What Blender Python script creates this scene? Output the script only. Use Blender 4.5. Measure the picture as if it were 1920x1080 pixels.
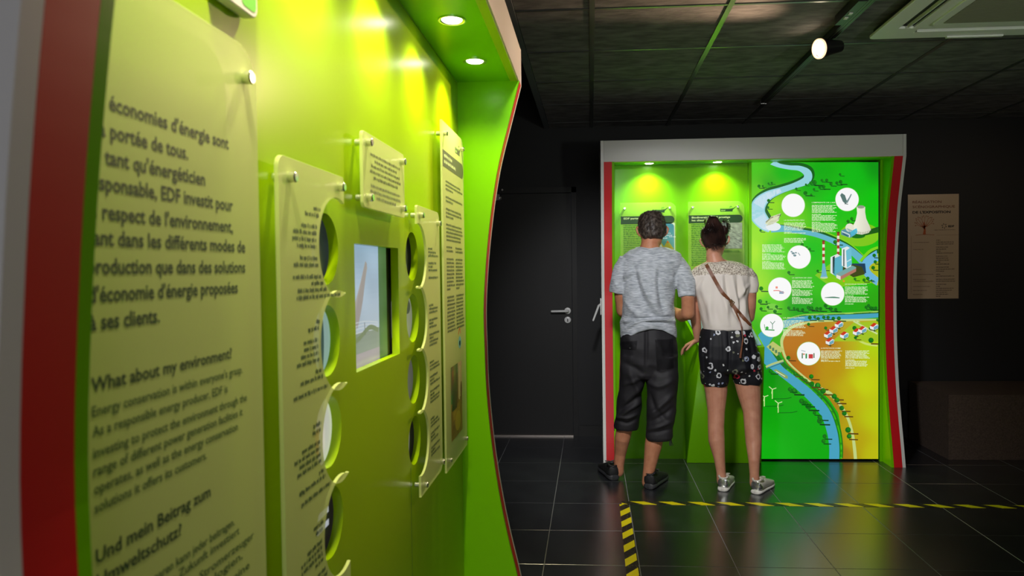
import bpy, bmesh, math, random
import numpy as np
from mathutils import Vector, Matrix, noise as mnoise

for o in list(bpy.data.objects): bpy.data.objects.remove(o, do_unlink=True)
sc = bpy.context.scene
COL = sc.collection
PI = math.pi
# ------------------------------------------------------------------ camera
EYE = Vector((0, 0, 1.35)); FPX = 1336.12; CXP, CYP = 1026.4, 540.0
def _axes():
    ya, pi_, ro = .0615, -.0253, -.0110
    cy, sy, cp, sp, c, s = math.cos(ya), math.sin(ya), math.cos(pi_), math.sin(pi_), math.cos(ro), math.sin(ro)
    fw = Vector((-sy*cp, cy*cp, sp)); r = Vector((cy, sy, 0)); u = r.cross(fw)
    return fw, c*r + s*u, -s*r + c*u
FW, RT, UP = _axes()
cam_d = bpy.data.cameras.new('camera'); cam = bpy.data.objects.new('camera', cam_d); COL.objects.link(cam)
M = Matrix((RT, UP, -FW)).transposed().to_4x4(); M.translation = EYE
cam.matrix_world = M
cam_d.sensor_width = 36; cam_d.lens = 36*FPX/1920; cam_d.shift_x = -(CXP-960)/1920
cam_d.clip_start = .02; cam_d.clip_end = 60
cam_d.dof.use_dof = True; cam_d.dof.focus_distance = 4.3; cam_d.dof.aperture_fstop = 5.6
sc.camera = cam
def ray(x, y): return FW + RT*((x-CXP)/FPX) - UP*((y-CYP)/FPX)
def at(x, y, Y):
    d = ray(x, y); return EYE + d*(Y/d.y)
def atx(x, y, X):
    d = ray(x, y); return EYE + d*(X/d.x)
# ------------------------------------------------------------------ world, exposure
w = bpy.data.worlds.new('world'); sc.world = w; w.use_nodes = True
w.node_tree.nodes['Background'].inputs[0].default_value = (.75, .85, 1, 1)
w.node_tree.nodes['Background'].inputs[1].default_value = .01
sc.view_settings.view_transform = 'Standard'; sc.view_settings.look = 'None'
sc.view_settings.exposure = 0; sc.view_settings.gamma = 1; sc.view_settings.use_curve_mapping = False
def aim(o, loc, tgt):
    o.location = loc; o.rotation_euler = (Vector(tgt)-Vector(loc)).to_track_quat('-Z', 'Y').to_euler()
def light(name, typ, loc, tgt, energy, color, **kw):
    d = bpy.data.lights.new(name, typ); d.energy = energy; d.color = color
    for k, v in kw.items(): setattr(d, k, v)
    o = bpy.data.objects.new(name, d); COL.objects.link(o); aim(o, loc, tgt); return o
# daylight through the window behind the camera
light('window_daylight', 'AREA', (.75, -2.55, 1.45), (1.0, 4.5, 1.2), 16, (1.0, .94, .93), shape='RECTANGLE', size=1.7, size_y=1.5)
light('gallery_spot_beam', 'SPOT', (-.02, 1.95, 2.42), (.5, 4.35, .9), 215, (.97, .97, 1), spot_size=1.05, spot_blend=.8, shadow_soft_size=.10)
light('ceiling_fill_beam', 'SPOT', (1.9, -.4, 1.3), (1.3, 3.2, 2.488), 95, (.95, 1, .88), spot_size=1.0, spot_blend=1, shadow_soft_size=.12)  # unseen fill spot, added to brighten the ceiling and air conditioner
# warm gallery spots on the track
light('track_spot_beam', 'SPOT', (1.13, 3.55, 2.33), (-.27, 2.5, 2.1), 110, (1, .66, .42), spot_size=1.15, spot_blend=.7, shadow_soft_size=.03)
light('far_spot_beam', 'SPOT', (3.3, 3.9, 2.35), (2.9, 5.7, 1.0), 9, (1, .72, .48), spot_size=1.7, spot_blend=.9, shadow_soft_size=.03)

# ------------------------------------------------------------------ helpers
def lin(c):
    return tuple(((v/255)/12.92 if v/255 <= .04045 else ((v/255+.055)/1.055)**2.4) for v in c[:3])
def tag(o, label=None, cat=None, group=None, kind=None):
    if label: o['label'] = label
    if cat: o['category'] = cat
    if group: o['group'] = group
    if kind: o['kind'] = kind
    return o
def thing(name, label, cat, loc=(0, 0, 0), group=None):
    o = bpy.data.objects.new(name, None); COL.objects.link(o); o.location = loc; o.empty_display_size = .1
    return tag(o, label, cat, group)
def wpos(o):
    return o.location.copy() if o.parent is None else wpos(o.parent)+o.matrix_parent_inverse.translation+o.location
def parent(o, p):
    if p is not None:
        L = wpos(p); o.parent = p; o.matrix_parent_inverse = Matrix.Translation(-L)
    return o
def smooth(me, ang=None):
    me.polygons.foreach_set('use_smooth', [True]*len(me.polygons))
    if ang: me.set_sharp_from_angle(angle=math.radians(ang))
def mesh_obj(name, me, m, p=None, sm=None):
    o = bpy.data.objects.new(name, me); COL.objects.link(o)
    if m is not None:
        me.materials.clear()
        for q in (m if isinstance(m, (list, tuple)) else [m]): me.materials.append(q)
    if sm: smooth(me, sm)
    return parent(o, p)
def obj(name, bm, m, p=None, sm=None, bevel=0, seg=2):
    if bevel:
        es = [e for e in bm.edges if len(e.link_faces) == 2 and e.calc_face_angle(0) > .5]
        bmesh.ops.bevel(bm, geom=es, offset=bevel, segments=seg, affect='EDGES', profile=.5)
    me = bpy.data.meshes.new(name); bm.normal_update(); bm.to_mesh(me); bm.free()
    return mesh_obj(name, me, m, p, sm or (35 if bevel else None))
def box(bm, x0, x1, y0, y1, z0, z1):
    v = [bm.verts.new((x, y, z)) for z in (z0, z1) for y in (y0, y1) for x in (x0, x1)]
    for f in ((0, 2, 3, 1), (4, 5, 7, 6), (0, 1, 5, 4), (2, 6, 7, 3), (0, 4, 6, 2), (1, 3, 7, 5)): bm.faces.new([v[i] for i in f])
    return v
def bx(*a):
    bm = bmesh.new(); box(bm, *a); return bm
def prism(bm, pts, d):      # pts: ring of 3D points, extruded by vector d
    a = [bm.verts.new(p) for p in pts]; b = [bm.verts.new(Vector(p)+Vector(d)) for p in pts]
    n = len(a); bm.faces.new(a); bm.faces.new(b[::-1])
    for i in range(n): bm.faces.new((a[i], b[i], b[(i+1) % n], a[(i+1) % n]))
    bmesh.ops.recalc_face_normals(bm, faces=bm.faces[:])
def cyl(bm, a, b, r, r2=None, n=24, caps=True):
    a, b = Vector(a), Vector(b); ax = (b-a).normalized(); t = ax.orthogonal().normalized(); s = ax.cross(t)
    r2 = r if r2 is None else r2
    R0 = [bm.verts.new(a+(t*math.cos(2*PI*i/n)+s*math.sin(2*PI*i/n))*r) for i in range(n)]
    R1 = [bm.verts.new(b+(t*math.cos(2*PI*i/n)+s*math.sin(2*PI*i/n))*r2) for i in range(n)]
    for i in range(n): bm.faces.new((R0[i], R0[(i+1) % n], R1[(i+1) % n], R1[i]))
    if caps: bm.faces.new(R0[::-1]); bm.faces.new(R1)
def lathe(bm, a, ax, prof, n=32):   # prof: (distance along axis, radius)
    a, ax = Vector(a), Vector(ax).normalized(); t = ax.orthogonal().normalized(); s = ax.cross(t); prev = None
    for d, r in prof:
        cur = [bm.verts.new(a+ax*d+(t*math.cos(2*PI*i/n)+s*math.sin(2*PI*i/n))*max(r, 1e-4)) for i in range(n)]
        if prev:
            for i in range(n): bm.faces.new((prev[i], prev[(i+1) % n], cur[(i+1) % n], cur[i]))
        prev = cur
    return prev
def tube(bm, pts, radii, n=16, ref=None, caps=True):
    P = [Vector(p) for p in pts]; R = [(r, r) if not isinstance(r, (tuple, list)) else r for r in radii]
    if caps:    # rounded ends
        for end in (0, -1):
            d = (P[0]-P[1]).normalized() if end == 0 else (P[-1]-P[-2]).normalized()
            p, r = P[end], R[end]; m = min(r)
            ex = [(p+d*m*.5, (r[0]*.87, r[1]*.87)), (p+d*m*.87, (r[0]*.5, r[1]*.5)), (p+d*m, (r[0]*.05, r[1]*.05))]
            if end == 0: P = [e[0] for e in ex[::-1]]+P; R = [e[1] for e in ex[::-1]]+R
            else: P += [e[0] for e in ex]; R += [e[1] for e in ex]
    t = None; rings = []
    for i, p in enumerate(P):
        d = (P[min(i+1, len(P)-1)]-P[max(i-1, 0)]).normalized()
        if t is None:
            t = (Vector(ref)-d*Vector(ref).dot(d)).normalized() if ref else d.orthogonal().normalized()
        else: t = (t-d*t.dot(d)).normalized()
        s = d.cross(t)
        rings.append([bm.verts.new(p+t*math.cos(2*PI*k/n)*R[i][0]+s*math.sin(2*PI*k/n)*R[i][1]) for k in range(n)])
    for a, b in zip(rings, rings[1:]):
        for k in range(n): bm.faces.new((a[k], a[(k+1) % n], b[(k+1) % n], b[k]))
    bm.faces.new(rings[0][::-1]); bm.faces.new(rings[-1])
def poly_fill(outer, holes=(), thick=0, bevel=0):
    """2D outline (+ holes) filled and thickened; returns a mesh in XY, z from -thick/2 to thick/2"""
    cu = bpy.data.curves.new('outline', 'CURVE'); cu.dimensions = '2D'; cu.fill_mode = 'BOTH'
    cu.extrude = max(thick/2-bevel, 0); cu.bevel_depth = bevel; cu.bevel_resolution = 1; cu.offset = -bevel
    for ring in [outer]+list(holes):
        s = cu.splines.new('POLY'); s.points.add(len(ring)-1); s.use_cyclic_u = True
        for q, p in zip(s.points, ring): q.co = (p[0], p[1], 0, 1)
    o = bpy.data.objects.new('outline', cu); me = bpy.data.meshes.new_from_object(o)
    bpy.data.objects.remove(o); bpy.data.curves.remove(cu); return me
class Frame:
    def __init__(s, o, U, V, N): s.o, s.U, s.V, s.N = Vector(o), Vector(U), Vector(V), Vector(N)
    def __call__(s, u, v, n=0): return s.o+s.U*u+s.V*v+s.N*n
    def mesh(s, me):
        for v in me.vertices: v.co = s(v.co.x, v.co.y, v.co.z)
        if s.U.cross(s.V).dot(s.N) < 0: me.flip_normals()
        return me
def arc(cx, cy, r, a0, a1, n=12):
    return [(cx+r*math.cos(math.radians(a0+(a1-a0)*i/n)), cy+r*math.sin(math.radians(a0+(a1-a0)*i/n))) for i in range(n+1)]
def circ(cx, cy, r, n=48): return arc(cx, cy, r, 0, 360-360/n, n-1)
def rrect(x0, y0, x1, y1, r, which='1234'):   # corners 1 = bl, 2 = br, 3 = tr, 4 = tl
    rr = [r if c in which else .0005 for c in '1234']
    return (arc(x0+rr[0], y0+rr[0], rr[0], 180, 270, 8)+arc(x1-rr[1], y0+rr[1], rr[1], 270, 360, 8)
            + arc(x1-rr[2], y1-rr[2], rr[2], 0, 90, 8)+arc(x0+rr[3], y1-rr[3], rr[3], 90, 180, 8))
_tc = {}
def glyphs(s, bold=0.0):
    """text as flat faces, normalised to font size 1: (verts, faces, width)"""
    k = (s, bold)
    if k not in _tc:
        cu = bpy.data.curves.new('lettering', 'FONT'); cu.body = s; cu.size = 1; cu.resolution_u = 2; cu.offset = bold; cu.fill_mode = 'FRONT'
        o = bpy.data.objects.new('lettering', cu); me = bpy.data.meshes.new_from_object(o)
        vs = [(v.co.x, v.co.y) for v in me.vertices]; fs = [tuple(p.vertices) for p in me.polygons]
        bpy.data.objects.remove(o); bpy.data.curves.remove(cu); bpy.data.meshes.remove(me)
        w0 = min([v[0] for v in vs] or [0]); w1 = max([v[0] for v in vs] or [1])
        _tc[k] = ([(x-w0, y) for x, y in vs], fs, w1-w0)
    return _tc[k]
class Art:
    """flat print: faces with a colour each, laid on a frame; layers keep prints apart by fractions of a millimetre"""
    def __init__(s, fr, step=.00012): s.fr = fr; s.v = []; s.f = []; s.c = []; s.n = .0; s.step = step
    def layer(s): s.n += s.step
    def face(s, pts, col):
        i = len(s.v); s.v += [s.fr(p[0], p[1], s.n) for p in pts]; s.f.append(tuple(range(i, i+len(pts))))
        s.c += [tuple(c)+(1,) for c in (col if isinstance(col, list) else [lin(col)]*len(pts))]
    def rect(s, x0, y0, x1, y1, col): s.face([(x0, y0), (x1, y0), (x1, y1), (x0, y1)], col)
    def disc(s, x, y, r, col, ry=None, n=28):
        s.face([(x+r*math.cos(2*PI*i/n), y+(ry or r)*math.sin(2*PI*i/n)) for i in range(n)], col)
    def stroke(s, pts, wid, col, sub=6):
        P = spline(pts, sub); W = spline([(wq, 0) for wq in wid], sub) if isinstance(wid, list) else [(wid, 0)]*len(P)
        L = []
        for i, p in enumerate(P):
            a, b = P[max(i-1, 0)], P[min(i+1, len(P)-1)]
            dx, dy = b[0]-a[0], b[1]-a[1]; l = math.hypot(dx, dy) or 1; h = W[i][0]/2
            L.append(((p[0]-dy/l*h, p[1]+dx/l*h), (p[0]+dy/l*h, p[1]-dx/l*h)))
        for a, b in zip(L, L[1:]): s.face([a[0], a[1], b[1], b[0]], col)
    def text(s, string, x, y, width=None, size=1, col=(0, 0, 0), bold=0, flip=1):
        vs, fs, wd = glyphs(string, bold/size if size else 0); kx = (width/wd) if width else size
        i = len(s.v); s.v += [s.fr(x+a*kx, y+b*size*flip, s.n) for a, b in vs]
        s.f += [tuple(i+q for q in f) for f in fs]; s.c += [lin(col)+(1,)]*len(vs)
    def greek(s, x0, x1, y, h, col, seed=0, flip=1, fill=1.0, right=False, let=.55):
        """a line of lettering too small to read: letter-sized strokes in words"""
        r = random.Random(seed*7919+13); W = (x1-x0)*fill; x = 0; out = []
        while x < W:
            for _ in range(r.randint(2, 9)):
                if x > W: break
                k = r.random(); w2 = h*let*r.uniform(.6, 1)
                hh = h*(1.35 if k < .25 else 1); b = -.35*h if k > .88 else 0
                out.append((x, b, w2*.74, hh)); x += w2
            x += h*let
        off = (x1-x) if right else x0
        for a, b, w2, hh in out: s.rect(off+a, y+b*flip, off+a+w2, y+hh*flip, col)
    def build(s, name, m, p=None, label=None):
        me = bpy.data.meshes.new(name); me.from_pydata(s.v, [], s.f)
        at_ = me.color_attributes.new('col', 'FLOAT_COLOR', 'POINT')
        at_.data.foreach_set('color', np.array(s.c, 'f').ravel())
        o = mesh_obj(name, me, m, p)
        if label: o['label'] = label
        return o
def spline(pts, sub):
    if len(pts) < 3 or sub < 2: return list(pts)
    out = []
    for i in range(len(pts)-1):
        p0, p1, p2, p3 = pts[max(i-1, 0)], pts[i], pts[i+1], pts[min(i+2, len(pts)-1)]
        for k in range(sub):
            t = k/sub
            out.append(tuple(.5*((2*b)+(-a+c)*t+(2*a-5*b+4*c-d)*t*t+(-a+3*b-3*c+d)*t**3) for a, b, c, d in zip(p0, p1, p2, p3)))
    return out+[tuple(pts[-1])]

# ------------------------------------------------------------------ materials
def mat(name, col=(.5, .5, .5), rough=.5, metal=0, spec=.5, coat=0, coat_r=.05, emit=None, es=1, bump=None, noise=None, alpha=1, sheen=0, aniso=None, sss=0):
    m = bpy.data.materials.new(name); m.use_nodes = True; nt = m.node_tree; N = nt.nodes; b = N['Principled BSDF']
    b.inputs['Base Color'].default_value = tuple(col)+(1,); b.inputs['Roughness'].default_value = rough
    b.inputs['Metallic'].default_value = metal; b.inputs['Specular IOR Level'].default_value = spec
    b.inputs['Coat Weight'].default_value = coat; b.inputs['Coat Roughness'].default_value = coat_r
    b.inputs['Alpha'].default_value = alpha; b.inputs['Sheen Weight'].default_value = sheen
    if sss:
        b.inputs['Subsurface Weight'].default_value = sss; b.inputs['Subsurface Radius'].default_value = (.01, .004, .002)
    if emit: b.inputs['Emission Color'].default_value = tuple(emit)+(1,); b.inputs['Emission Strength'].default_value = es
    tc = N.new('ShaderNodeTexCoord')
    if noise:   # (scale xyz, colour 2, lo, hi, detail)
        mp = N.new('ShaderNodeMapping'); mp.inputs['Scale'].default_value = noise[0]
        nz = N.new('ShaderNodeTexNoise'); nz.inputs['Scale'].default_value = 1; nz.inputs['Detail'].default_value = noise[4] if len(noise) > 4 else 4
        rp = N.new('ShaderNodeValToRGB'); rp.color_ramp.elements[0].position = noise[2]; rp.color_ramp.elements[1].position = noise[3]
        rp.color_ramp.elements[0].color = tuple(col)+(1,); rp.color_ramp.elements[1].color = tuple(noise[1])+(1,)
        nt.links.new(tc.outputs['Object'], mp.inputs[0]); nt.links.new(mp.outputs[0], nz.inputs['Vector'])
        nt.links.new(nz.outputs['Fac'], rp.inputs[0]); nt.links.new(rp.outputs[0], b.inputs['Base Color'])
    if bump:    # (scale xyz, strength, distance)
        mp = N.new('ShaderNodeMapping'); mp.inputs['Scale'].default_value = bump[0]
        nz = N.new('ShaderNodeTexNoise'); nz.inputs['Scale'].default_value = 1; nz.inputs['Detail'].default_value = 5
        bp = N.new('ShaderNodeBump'); bp.inputs['Strength'].default_value = bump[1]; bp.inputs['Distance'].default_value = bump[2]
        nt.links.new(tc.outputs['Object'], mp.inputs[0]); nt.links.new(mp.outputs[0], nz.inputs['Vector'])
        nt.links.new(nz.outputs['Fac'], bp.inputs['Height']); nt.links.new(bp.outputs[0], b.inputs['Normal'])
    return m
def attr_mat(name, rough=.5, emit=None, alpha=1):
    m = mat(name, rough=rough, alpha=alpha); nt = m.node_tree; b = nt.nodes['Principled BSDF']
    a = nt.nodes.new('ShaderNodeAttribute'); a.attribute_name = 'col'
    if emit:
        b.inputs['Base Color'].default_value = (.02, .02, .02, 1); b.inputs['Emission Strength'].default_value = emit
        nt.links.new(a.outputs['Color'], b.inputs['Emission Color'])
    else: nt.links.new(a.outputs['Color'], b.inputs['Base Color'])
    return m
LIME = mat('lime_laminate', (.19, .57, 0), .26, spec=.22, bump=((3, 3, 60), .015, .002))  # lime laminate with the green bounced light put into its colour
LIME_LIT = mat('lime_laminate_lit', (.34, .54, 0), .26, spec=.22, bump=((3, 3, 60), .015, .002))  # yellower copy of LIME: downlight glow on the back panel put into the colour
LIME_E = mat('lime_edge', (.38, .56, .01), .4)
RED = mat('red_edge', lin((214, 18, 28)), .4)
WHITE = mat('white_laminate', lin((226, 224, 222)), .4)
METAL = mat('satin_steel', (.8, .8, .78), .25, 1)
CHROME = mat('chrome', (.85, .85, .85), .12, 1)
BLACKP = mat('black_wall_paint', (.019, .019, .020), .6, spec=.3, bump=((40, 40, 160), .12, .002))
BLACKD = mat('black_door_laminate', (.016, .0155, .015), .5, spec=.3, bump=((20, 20, 90), .05, .001))
BLACKM = mat('black_metal', (.012, .012, .012), .35)
FROST = mat('frosted_acrylic', lin((222, 236, 152)), .5, spec=.3, alpha=.62)
CLEAR = mat('clear_acrylic', lin((195, 240, 100)), .25, alpha=.36, spec=.2)
PRINT = attr_mat('printed_ink', .55)
LENS = mat('lamp_lens', (1, 1, 1), .3, emit=(1, .93, .78), es=20)
LITP = attr_mat('backlit_picture', .4, emit=.55)
DARK = mat('dark_cavity', (.006, .007, .006), .8)

# ------------------------------------------------------------------ room
TW, TD, GX, GY = .4344, .4298, -.2278, 2.7984-.4298*5
XW0, XW1, YW0, YW1, ZC = -1.35, 5.2, -3.0, 5.764, 2.488
TILE = mat('slate_floor_tile', (.010, .011, .014), .26, spec=.9, noise=((5, 5, 5), (.020, .022, .027), .35, .7), bump=((60, 25, 30), .10, .001)); TILE.node_tree.nodes['Principled BSDF'].inputs['IOR'].default_value = 2.15
GROUT = mat('pale_grout', lin((140, 140, 140)), .8)
fl = obj('floor', bx(XW0, XW1, YW0, YW1, -.12, -.0012), GROUT); tag(fl, 'floor of large glossy black square tiles with thin pale joints', kind='structure')
me_t = None
def tile_bm():
    bm = bmesh.new(); box(bm, .0017, TW-.0017, .0017, TD-.0017, -.010, 0)
    es = [e for e in bm.edges if all(v.co.z > -.001 for v in e.verts)]
    bmesh.ops.bevel(bm, geom=es, offset=.0006, segments=1, affect='EDGES'); return bm
ti = 0
for i in range(-1, 9):
    for j in range(4, 12):
        x0, y0 = GX+i*TW, GY+j*TD
        if y0+.02 > YW1: continue
        if y0+TD > YW1:
            o = obj('tile', bx(x0+.0012, x0+TW-.0012, y0+.0012, YW1-.001, -.010, 0), TILE, fl)
        elif me_t is None:
            o = obj('tile', tile_bm(), TILE, fl); me_t = o.data; o.location = (x0, y0, 0)
        else:
            o = bpy.data.objects.new('tile', me_t); COL.objects.link(o); parent(o, fl); o.location = (x0, y0, 0)
# tiles outside the picture, joined
bm = bmesh.new()
for i in range(-3, 13):
    for j in range(-9, 12):
        if -1 <= i < 9 and 4 <= j < 12: continue
        x0, y0 = GX+i*TW, GY+j*TD; x1, y1 = min(x0+TW, XW1), min(y0+TD, YW1); x0, y0 = max(x0, XW0), max(y0, YW0)
        if x1-x0 > .01 and y1-y0 > .01: box(bm, x0+.0012, x1-.0012, y0+.0012, y1-.0012, -.01, 0)
o = obj('tile_field', bm, TILE, fl); o['kind'] = 'stuff'

def wall(name, *a, label=None): return tag(obj(name, bx(*a), BLACKP), label, kind='structure')
DX0, DX1, DZ = -1.06, -.119, 2.012
wb = wall('wall_back', DX1, XW1, YW1, YW1+.12, 0, 2.9, label='black painted end wall behind the door and the lit kiosk')
o = obj('wall_section', bx(XW0, DX0, YW1, YW1+.12, 0, 2.9), BLACKP, wb); o = obj('wall_section', bx(DX0, DX1, YW1, YW1+.12, DZ, 2.9), BLACKP, wb)
wall('wall_left', XW0-.12, XW0, YW0, YW1+.12, 0, 2.9); wall('wall_right', XW1, XW1+.12, YW0, YW1+.12, 0, 2.9)
wf = wall('wall_front', XW0, -.15, YW0-.12, YW0, 0, 2.9)
for a in ((1.65, XW1, 0, 2.9), (-.15, 1.65, 0, .65), (-.15, 1.65, 2.2, 2.9)):
    obj('wall_section', bx(a[0], a[1], YW0-.12, YW0, a[2], a[3]), BLACKP, wf)
wn = obj('window_1', bx(-.15, 1.65, YW0-.09, YW0-.08, .65, 2.2), mat('window_glass', (.6, .75, .9), .05, emit=(.75, .87, 1), es=1.2)); tag(wn, 'daylit window in the wall behind the camera', kind='structure')
for a in ((-.15, -.09, .65, 2.2), (1.59, 1.65, .65, 2.2), (.72, .78, .65, 2.2), (-.15, 1.65, .65, .71), (-.15, 1.65, 2.14, 2.2)):
    obj('frame', bx(a[0], a[1], YW0-.08, YW0-.03, a[2], a[3]), WHITE, wn)
tag(obj('baseboard_back', bx(DX1+.01, .3, YW1-.012, YW1, 0, .085), BLACKD, bevel=.002), kind='structure')
# door
dr = obj('door_1', bx(DX0+.0, DX1-.038, YW1-.004, YW1+.04, .012, DZ-.045), BLACKD); tag(dr, 'flush black door in the back wall', kind='structure')
bm = bmesh.new(); box(bm, DX1-.034, DX1+.004, YW1-.014, YW1+.05, 0, DZ+.004); box(bm, DX0-.04, DX1+.004, YW1-.014, YW1+.05, DZ-.04, DZ+.004)
obj('frame', bm, BLACKD, dr)
obj('threshold', bx(DX0, DX1-.036, YW1-.03, YW1+.02, 0, .011), mat('aluminium_threshold', (.45, .40, .36), .4, 1), dr)
HC = mat('satin_handle', lin((225, 225, 222)), .3)
hx, hz = -.193, 1.018
bm = bmesh.new(); lathe(bm, (hx, YW1-.004, hz), (0, -1, 0), [(0, .026), (.006, .026), (.008, .022), (.008, .012), (.045, .010), (.052, .0)], 28); rose = obj('handle', bm, HC, dr, sm=40)
bm = bmesh.new(); tube(bm, [(hx, YW1-.05, hz), (hx-.03, YW1-.055, hz), (hx-.125, YW1-.055, hz-.001)], [.0095, .0095, .009], 12); obj('lever', bm, HC, rose, sm=60)
bm = bmesh.new(); lathe(bm, (hx, YW1-.004, hz-.073), (0, -1, 0), [(0, .026), (.006, .026), (.008, .023), (.0082, 0)], 28); ros2 = obj('lock', bm, HC, dr, sm=40)
obj('keyhole', bx(hx-.004, hx+.004, YW1-.0135, YW1-.012, hz-.088, hz-.062), BLACKM, ros2)
bm = bmesh.new(); box(bm, -1.0, -.728, YW1-.065, YW1-.004, 1.915, 1.962); cl = obj('door_closer', bm, mat('closer_grey', (.3, .3, .31), .35, .6), dr, bevel=.006)
bm = bmesh.new(); cyl(bm, (-.732, YW1-.035, 1.938), (-.715, YW1-.035, 1.938), .022); cyl(bm, (-.709, YW1-.016, 2.0), (-.709, YW1-.03, 2.0), .008); obj('closer_cap', bm, METAL, cl)

# ceiling: suspended grid of dark fibre tiles
CTILE = mat('dark_fibre_tile', (.085, .080, .082), .9, noise=((9, 26, 9), (.20, .19, .19), .35, .75, 8), bump=((30, 90, 30), .5, .004))
TBAR = mat('black_gloss_bar', (.06, .065, .06), .3, spec=.9)
cg = obj('ceiling', bx(XW0, XW1, YW0, YW1, 2.74, 2.86), BLACKP); tag(cg, 'black suspended ceiling of square fibre tiles in a metal grid', kind='structure')
CX0, CY0 = .015, 3.1601
def ctile(x0, x1, y0, y1): return obj('tile', bx(x0+.011, x1-.011, y0+.011, y1-.011, ZC+.004, ZC+.020), CTILE, cg)
me_c = None
rest = bmesh.new()
for i in range(-1, 9):
    for j in range(-11, 5):
        x0, x1, y0, y1 = CX0+.6*i, CX0+.6*i+.6, CY0+.6*j, CY0+.6*j+.6
        if i == -1: x0 = -.334
        x1 = min(x1, XW1); y1 = min(y1, YW1); y0 = max(y0, YW0)
        if y1-y0 < .03: continue
        if 1.25 < (x0+x1)/2 < 2.35 and 2.6 < (y0+y1)/2 < 3.62: pass
        if j >= -3 and i <= 6:
            if i >= 0 and j < 4:
                if me_c is None: o = ctile(x0, x1, y0, y1); me_c = o.data; me_c.transform(Matrix.Translation((-x0, -y0, 0))); o.location = (x0, y0, 0)
                else: o = bpy.data.objects.new('tile', me_c); COL.objects.link(o); parent(o, cg); o.location = (x0, y0, 0)
            else: ctile(x0, x1, y0, y1)
        else: box(rest, x0+.011, x1-.011, y0+.011, y1-.011, ZC+.004, ZC+.02)
o = obj('tile_field', rest, CTILE, cg); o['kind'] = 'stuff'
for i in range(0, 9): obj('grid_bar', bx(CX0+.6*i-.012, CX0+.6*i+.012, YW0, YW1, ZC, ZC+.03), TBAR, cg)
for j in range(-10, 5): obj('cross_bar', bx(-.334, XW1, CY0+.6*j-.0075 , CY0+.6*j+.0075, ZC+.001, ZC+.03), TBAR, cg)
obj('edge_trim', bx(-.366, -.326, YW0, YW1, ZC-.002, ZC+.04), mat('grey_trim', (.10, .11, .12), .5), cg)
obj('bulkhead', bx(-.366, -.362, YW0, YW1, ZC+.04, 2.74), BLACKP, cg)

# ------------------------------------------------------------------ kiosks
PROF = [(0, 0), (.15, .03), (.28, .06), (.43, .09), (.59, .115), (.74, .132), (.9, .144), (1.05, .148), (1.2, .150), (1.365, .14), (1.51, .125), (1.65, .105), (1.78, .08), (1.95, .035), (2.08, 0)]
PROFS = spline(PROF, 4)
HZ0, HZ1 = 2.08, 2.224
def side_layer(fr, a, b, depth, inset=0, zt=HZ1):
    """layer of a curved side panel between a and b across its thickness; fr(u = across, v = up, n = out of the front)"""
    ring = [(z, -d-inset) for z, d in PROFS if z > .0005]; ring = [(.0, -inset)]+ring+[(zt, -inset), (zt, -depth), (0, -depth)]
    bm = bmesh.new(); A = [bm.verts.new(fr(a, z, n)) for z, n in ring]; B = [bm.verts.new(fr(b, z, n)) for z, n in ring]; k = len(A)
    bm.faces.new(A); bm.faces.new(B[::-1])
    for i in range(k): bm.faces.new((A[i], B[i], B[(i+1) % k], A[(i+1) % k]))
    bmesh.ops.recalc_face_normals(bm, faces=bm.faces[:])
    bmesh.ops.triangulate(bm, faces=[f for f in bm.faces if len(f.verts) > 4])
    return bm
def fbox(fr, u0, u1, v0, v1, n0, n1):
    bm = bmesh.new(); q = [bm.verts.new(fr(u, v, n)) for n in (n0, n1) for v in (v0, v1) for u in (u0, u1)]
    for f in ((0, 2, 3, 1), (4, 5, 7, 6), (0, 1, 5, 4), (2, 6, 7, 3), (0, 4, 6, 2), (1, 3, 7, 5)): bm.faces.new([q[i] for i in f])
    bmesh.ops.recalc_face_normals(bm, faces=bm.faces[:]); return bm
def kiosk(root, fr, W, depth, lamps, lamp_n, energy, recess=.24, tint=(1, .90, .54)):
    for s in (0, 1):
        f = (lambda a: a) if s == 0 else (lambda a: W-a)
        body = obj('side_panel', side_layer(fr, f(.021), f(.076), depth, 0, HZ0-.001), RED, root); body['label'] = 'curved red-edged side panel'
        obj('outer_skin', side_layer(fr, f(0), f(.0205), depth), WHITE, body)['label'] = 'white outer skin'
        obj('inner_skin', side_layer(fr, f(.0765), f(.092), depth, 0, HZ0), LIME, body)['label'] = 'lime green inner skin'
    hd = obj('header', fbox(fr, .0215, W-.0215, HZ0, HZ1, -.030, -.0005), WHITE, root, bevel=.0015)
    obj('header_edge', fbox(fr, .077, W-.077, HZ0-.003, HZ0-.0005, -.034, -.006), LIME_E, hd)
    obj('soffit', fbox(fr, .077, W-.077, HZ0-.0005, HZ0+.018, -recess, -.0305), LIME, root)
    obj('top', fbox(fr, .0215, W-.0215, HZ1-.018, HZ1-.001, -depth, -.031), WHITE, root)
    obj('rear_panel', fbox(fr, .0215, W-.0215, 0, HZ1-.02, -depth, -depth+.016), WHITE, root)
    for u in lamps:
        c = fr(u, HZ0-.0005, lamp_n); bm = bmesh.new()
        lathe(bm, c, (0, 0, -1), [(0, .041), (.003, .041), (.004, .038), (.0015, .030), (-.0, .029)], 32); dl = obj('downlight', bm, METAL, root, sm=50)
        bm = bmesh.new(); e = lathe(bm, c, (0, 0, -1), [(.001, .029), (.0035, .026), (.0045, .016), (.0048, .001)], 28); obj('lens', bm, LENS, dl, sm=80)
        light('downlight_beam', 'SPOT', c-Vector((0, 0, .012)), c-Vector((0, 0, 1))-fr.N*.02, energy, tint, spot_size=math.radians(132), spot_blend=1, shadow_soft_size=.022)
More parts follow.
